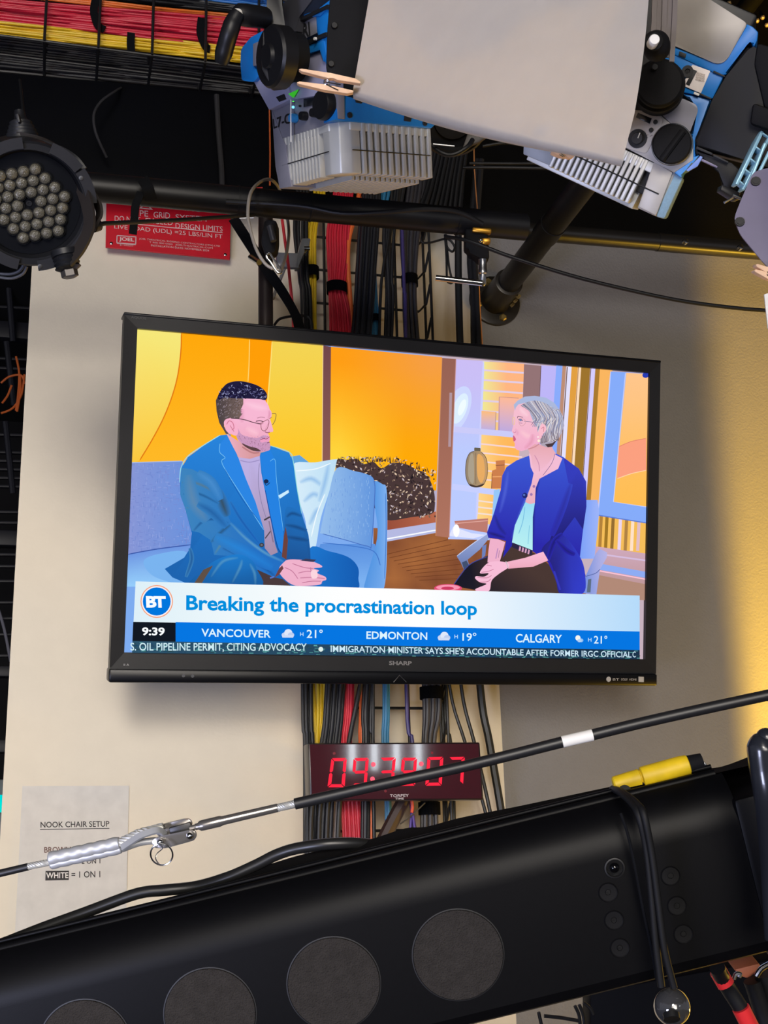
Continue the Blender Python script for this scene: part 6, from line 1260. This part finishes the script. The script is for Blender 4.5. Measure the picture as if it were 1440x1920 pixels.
# black cable lifting off the sleeve
bm = bm_new(); tube(bm, smooth_path([P(-60, 1790, 0.965), P(0, 1771, 0.965), P(80, 1740, 0.965), P(160, 1711, 0.965), P(240, 1681, 0.965), P(275, 1672, 0.965), P(310, 1669, 0.965), P(370, 1662, 0.965), P(430, 1644, 0.96), P(480, 1622, 0.96), P(520, 1602, 0.96), P(560, 1590, 0.958), P(620, 1582, 0.955), P(680, 1582, 0.962), P(740, 1592, 0.985), P(800, 1596, 0.995)], 8), 0.0043, 14)
tag(build('arm_cable', bm, mat('satin_black_cable', (30, 30, 30), 0.35)), 'black cable bowing up off the crane arm in front of the paper notice', 'cable')
bm = bm_new(); tube(bm, smooth_path([P(-60, 1806, 0.94), P(60, 1778, 0.94), P(160, 1750, 0.94), P(300, 1722, 0.94), P(420, 1694, 0.94)], 6), 0.004, 12)
tag(build('arm_cable', bm, mat('satin_black_cable', (30, 30, 30), 0.35)), 'second black cable lying on the crane arm at the lower left', 'cable')
# yellow tool with black end on top of the arm
yc = thing('yellow_connector', 'dirty yellow cable connector with black boot lying on the crane arm', 'connector', P(1225, 1465, 0.95))
y0, y1 = P(1150, 1472, 0.94), P(1292, 1434, 0.94); yu = (y1 - y0).normalized(); yl = (y1 - y0).length
M_yel = mat('scuffed_yellow', (226, 190, 24), 0.5, var=0.22, bscale=260)
bm = bm_new(); lathe(bm, y0, yu, [(0.005, 0), (0.0085 * .72, 0.001), (0.0092 * .72, 0.012), (0.0095 * .72, 0.02), (0.0082 * .72, 0.0205), (0.0080 * .72, 0.022)], 24); build('tail', bm, M_yel, yc)
bm = bm_new(); lathe(bm, y0 + yu * 0.021, yu, [(0.0080 * .72, 0), (0.0108 * .72, 0.001), (0.0112 * .72, yl - 0.028), (0.0105 * .72, yl - 0.022), (0.009 * .72, yl - 0.021)], 24); build('barrel', bm, M_yel, yc)
bm = bm_new(); prism(bm, [P(*q, 0.938) for q in ((1200, 1447), (1215, 1444), (1214, 1452), (1201, 1455))], C_F * 0.004, 0.0008); build('tab', bm, mat('dark_tab', (70, 62, 40), 0.5), yc)
bm = bm_new(); ribbon(bm, [P(1198, 1448, 0.944), P(1240, 1434, 0.944), P(1264, 1424, 0.944)], 0.003, 0.003, C_F); build('pale_strip', bm, mat('pale_lilac_strip', (196, 198, 222), 0.4), yc)
bm = bm_new(); lathe(bm, y0 + yu * (yl - 0.008), yu, [(0.0096 * .72, 0), (0.0098 * .72, 0.006), (0.0088 * .72, 0.014), (0.006, 0.018), (0, 0.019)], 24); build('boot', bm, M_blackm, yc)
bm = bm_new(); lathe(bm, P(1170, 1483, 0.936), -C_F, [(0.005, -0.002), (0.005, 0.003), (0, 0.003)], 18); build('hole_plug', bm, M_rim, yc)
bm = bm_new(); tube(bm, smooth_path([P(1300, 1424, 0.955), P(1318, 1430, 0.95), P(1324, 1440, 0.95), P(1320, 1452, 0.95)]), 0.0012, 8); build('wire_end', bm, M_steel, yc)
# bungee with ball
bg = thing('ball_bungee', 'black ball bungee looped around the crane arm with a clear smoky ball', 'bungee', P(1260, 1915, 0.86))
M_bun = mat('bungee_cord_black', (18, 18, 20), 0.6, spec=0.25)
for pts, r in ((((1148, 1480, 0.955), (1160, 1484, 0.915), (1185, 1506, 0.885), (1198, 1530, 0.872), (1212, 1590, 0.872), (1222, 1680, 0.872), (1230, 1770, 0.872), (1240, 1850, 0.872)), 0.0026), (((1150, 1478, 0.95), (1168, 1486, 0.91), (1196, 1508, 0.88), (1208, 1530, 0.868), (1222, 1600, 0.868), (1234, 1690, 0.868), (1246, 1780, 0.868), (1264, 1852, 0.868)), 0.0024)):
    bm = bm_new(); tube(bm, smooth_path([P(*p) for p in pts], 6), r, 12); build('cord', bm, M_bun, bg)
bm = bm_new(); tube(bm, smooth_path([P(1164, 1525, 0.89), P(1176, 1560, 0.886), P(1190, 1620, 0.887), P(1205, 1700, 0.887), P(1222, 1780, 0.887), P(1232, 1840, 0.88)], 6), 0.0011, 8); build('thin_cord', bm, M_strap, bg)
bm = bm_new(); ball(bm, P(1260, 1888, 0.868), 34 * 0.868 / F, seg=40, rings=24); build('ball', bm, mat('smoky_ball', (58, 58, 60), 0.05, spec=0.9, coat=1.0), bg)
bm = bm_new(); lathe(bm, P(1260, 1912, 0.845), -C_F * .7 + C_D * .7, [(0.0055, -0.004), (0.0055, 0.0), (0, 0.0)], 20); build('ball_hole', bm, M_rim, bg)
# rounded black lever at the far right
lv = [P(1436, 1384, 0.83), P(1430, 1400, 0.83), P(1434, 1440, 0.83), P(1442, 1490, 0.83), P(1450, 1560, 0.84), P(1456, 1650, 0.85), P(1462, 1760, 0.85)]
bm = bm_new(); sp = smooth_path(lv, 6); tube(bm, sp, [0.006 + 0.004 * min(1, i / 6) for i in range(len(sp))], 24)
ball(bm, sp[0], 0.0066)
tag(build('round_lever', bm, mat('gloss_blue_black', (34, 36, 42), 0.25, coat=0.3)), 'rounded glossy black lever standing up at the right end of the crane arm', 'lever')

# ================================================================== things under the arm
bm = bm_new(); tube(bm, smooth_path([P(1345, 1815, 0.99), P(1362, 1848, 1.0), P(1390, 1892, 1.0), P(1412, 1935, 1.0)]), 0.0062, 14); rc = thing('red_banded_cable', 'black cable with red sleeves under the right end of the crane arm', 'cable', P(1380, 1900, 1.0)); build('cable', bm, M_rubber, rc)
M_rs = mat('red_sleeve', (214, 40, 44), 0.45)
for a, b in (((1346, 1820), (1361, 1846)), ((1389, 1890), (1408, 1928))):
    bm = bm_new(); tube(bm, [P(*a, 0.998), P(*b, 0.998)], 0.0070, 16); build('red_sleeve', bm, M_rs, rc)
bm = bm_new(); prism(bm, [P(*q, 1.05) for q in ((1376, 1818), (1424, 1806), (1428, 1816), (1404, 1836), (1390, 1832))], C_F * 0.05, 0.002); tag(build('leather_tab', bm, mat('tan_leather', (170, 96, 62), 0.6)), 'tan brown tab just under the right end of the crane arm', 'tab')
bm = bm_new(); tube(bm, smooth_path([P(1376, 1836, 1.0), P(1380, 1826, 1.0), P(1388, 1826, 1.0), P(1386, 1832, 1.0)]), 0.0016, 8); tag(build('wire_hook', bm, M_steel), 'small shiny wire hook beside the tan tab under the crane arm', 'hook')
bm = bm_new(); tube(bm, smooth_path([P(1418, 1830, 1.0), P(1428, 1816, 1.0), P(1446, 1806, 1.0)]), 0.0022, 10); tag(build('chrome_hook', bm, M_chrome), 'curved chrome hook at the right edge under the crane arm', 'hook')
for i, pts in enumerate((((1412, 1838), (1426, 1880), (1440, 1930)), ((1432, 1826), (1444, 1870), (1456, 1920)))):
    bm = bm_new(); tube(bm, [P(x, y, 1.04) for x, y in pts], 0.008, 14); tag(build('dark_cable', bm, M_rubber), ('black cable beside the tan tab in the bottom right corner', 'black cable at the very edge of the bottom right corner')[i], 'cable')
for i, pts in enumerate((((1010, 1898), (1016, 1925)), ((1020, 1905), (1050, 1908), (1085, 1914)), ((1078, 1886), (1086, 1905), (1088, 1930)), ((1086, 1884), (1094, 1905), (1096, 1930)), ((1094, 1880), (1106, 1890), (1112, 1902)))):
    bm = bm_new(); tube(bm, smooth_path([P(x, y, 1.15) for x, y in pts]), 0.0016, 8); tag(build('thin_wire', bm, M_rubber), 'thin black wire seen against the wall below the crane arm', 'wire', 'thin wires below the crane arm')
bm = bm_new(); prism(bm, [P(*q, 1.28) for q in ((1106, 1860), (1500, 1790), (1500, 2020), (1106, 2020))], C_F * 0.05, 0.004); tag(build('dark_equipment_case', bm, mat('case_black', (9, 10, 15), 0.7, spec=0.1)), 'dark equipment case under the right half of the crane arm', 'case')

# ================================================================== steel wire rope across the foreground
wr = thing('wire_rope', 'black sleeved steel wire rope with silver crimp and shackle across the lower foreground', 'wire rope', P(320, 1600, 0.8))
DW = 0.80; px_ = DW / F
def W(x, y, dd=0.0): return P(x, y, DW + dd)
M_rope = mat('steel_rope', (176, 176, 172), 0.42, 0.4)
M_slv = mat('black_rope_sleeve', (26, 26, 28), 0.42)
def strand(a, b, r, name, n=3, tw=9):
    bm = bm_new(); tube(bm, [a, b], r * .8, 12)
    d = b - a; T, N = frames([a, b]); bt = T[0].cross(N[0])
    for k_ in range(6):
        pts = [a + d * t + (N[0] * math.cos(2 * math.pi * (k_ / 6) + t * tw) + bt * math.sin(2 * math.pi * (k_ / 6) + t * tw)) * r * .68 for t in [i / 20 for i in range(21)]]
        tube(bm, pts, r * .36, 6)
    return build(name, bm, M_rope, wr)
bm = bm_new(); tube(bm, [W(-40, 1647), W(53, 1625)], 7 * px_, 18); build('black_sleeve', bm, M_slv, wr)
strand(W(52, 1625), W(96, 1616), 6.5 * px_, 'bare_rope')
# crimped ferrule: twin barrel with squeezed waists
cr0, cr1 = W(92, 1613), W(226, 1583); cd = (cr1 - cr0).normalized(); cl_ = (cr1 - cr0).length
perp = (C_D - cd * C_D.dot(cd)).normalized()
for off_, rr in ((-2.5, 13), (9, 9)):
    bm = bm_new(); pf = [(rr * .7 * px_, 0)]
    for i in range(6):
        h0 = cl_ * i / 6; pf += [(rr * .98 * px_, h0 + cl_ * .02), (rr * 1.02 * px_, h0 + cl_ * .07), (rr * .98 * px_, h0 + cl_ * .11), (rr * .88 * px_, h0 + cl_ * .145)]
    pf += [(rr * .9 * px_, cl_ * .985), (rr * .7 * px_, cl_)]
    lathe(bm, cr0 + perp * off_ * px_, cd, pf, 24); build('crimp_sleeve', bm, mat('zinc_crimp', (178, 180, 184), 0.45, 0.45), wr)
strand(W(222, 1582), W(262, 1562), 9 * px_, 'bare_rope', tw=5); strand(W(258, 1564), W(306, 1551, .002), 9 * px_, 'bare_rope', tw=5)
bm = bm_new(); tube(bm, smooth_path([W(228, 1592), W(262, 1580, .004), W(292, 1576, .006)]), 6.5 * px_, 14); build('rope_return', bm, M_rope, wr)
bm = bm_new(); ribbon(bm, smooth_path([W(228, 1590, -.004), W(246, 1578, -.005), W(266, 1566, -.006), W(296, 1557, -.004), (W(310, 1566, 0))]), 0.0042, 0.0016, C_F.lerp(C_D, .5)); build('thimble', bm, mat('zinc_crimp', (178, 180, 184), 0.45, 0.45), wr)
# shackle: two parallel cheek plates and pin
M_shk = mat('dark_polished_steel', (150, 146, 142), 0.25, 0.8)
for (pts, dd) in ((((292, 1549), (345, 1536), (356, 1536), (361, 1545), (357, 1553), (300, 1570), (290, 1562)), 0.006), (((284, 1575), (300, 1568), (354, 1557), (366, 1558), (369, 1568), (364, 1576), (310, 1591), (288, 1590)), -0.004)):
    bm = bm_new(); prism(bm, [W(x, y, dd) for x, y in rounded(pts, 6)], C_F * 0.0022, 0.0007); build('shackle_cheek', bm, M_shk, wr)
    ins = [(pts[0][0] * .8 + 325 * .2, pts[0][1] * .8 + (pts[0][1] + pts[-2][1]) / 2 * .2)] 
bm = bm_new(); prism(bm, [W(x, y, 0.001) for x, y in ((316, 1553), (356, 1542), (364, 1562), (322, 1578))], C_F * 0.003, 0.0006); build('shackle_web', bm, mat('shackle_black', (20, 20, 22), 0.4), wr)
bm = bm_new(); ball(bm, W(347, 1547, 0.004), 4.5 * px_); ball(bm, W(356, 1567, -0.005), 6.5 * px_); ball(bm, W(300, 1579, -0.006), 6 * px_); build('pin', bm, M_chrome, wr)
bm = bm_new(); c = W(303, 1602, -.008); tube(bm, [c + (C_R * math.cos(a) * 20.5 + C_D * math.sin(a) * 21.5) * px_ + C_F * .002 * math.sin(a) for a in [2 * math.pi * i / 40 for i in range(40)]], 1.5 * px_, 8, closed=True)
tube(bm, smooth_path([c + C_R * q[0] * px_ + C_D * q[1] * px_ for q in ((-5, -20), (2, -12), (-8, -2), (-11, 8), (-4, 19))]), 1.1 * px_, 8); build('split_ring', bm, M_chrome, wr)
# threaded stud and swage terminal
s0, s1_ = W(356, 1553), W(523, 1514); sd = (s1_ - s0).normalized(); sl = (s1_ - s0).length; bm = bm_new()
lathe(bm, s0, sd, [(5 * px_, 0), (5 * px_, sl * .06), (6 * px_, sl * .065), (6 * px_, sl * .09), (9.5 * px_, sl * .12), (10 * px_, sl * .16), (10 * px_, sl * .34), (8.5 * px_, sl * .37), (8 * px_, sl * .98), (6.5 * px_, sl), (0, sl)], 26); build('swage_terminal', bm, M_shk, wr)
strand(W(518, 1515.5), W(556, 1506.5), 7.5 * px_, 'bare_rope')
e_ = [(553, 1507.5), (700, 1474), (850, 1441.5), (960, 1415), (1055, 1391), (1110, 1378), (1200, 1356), (1320, 1329), (1470, 1297)]
bm = bm_new(); tube(bm, smooth_path([W(*q, 0.00004 * i) for i, q in enumerate(e_)], 4), 10.5 * px_, 20); build('black_sleeve', bm, M_slv, wr)
bm = bm_new(); tube(bm, smooth_path([W(1054, 1391.2), W(1082, 1384.5), W(1111, 1378)], 4), 11.1 * px_, 20); build('white_tape', bm, mat('white_tape', (222, 220, 214), 0.6), wr)['label'] = 'white tape band'
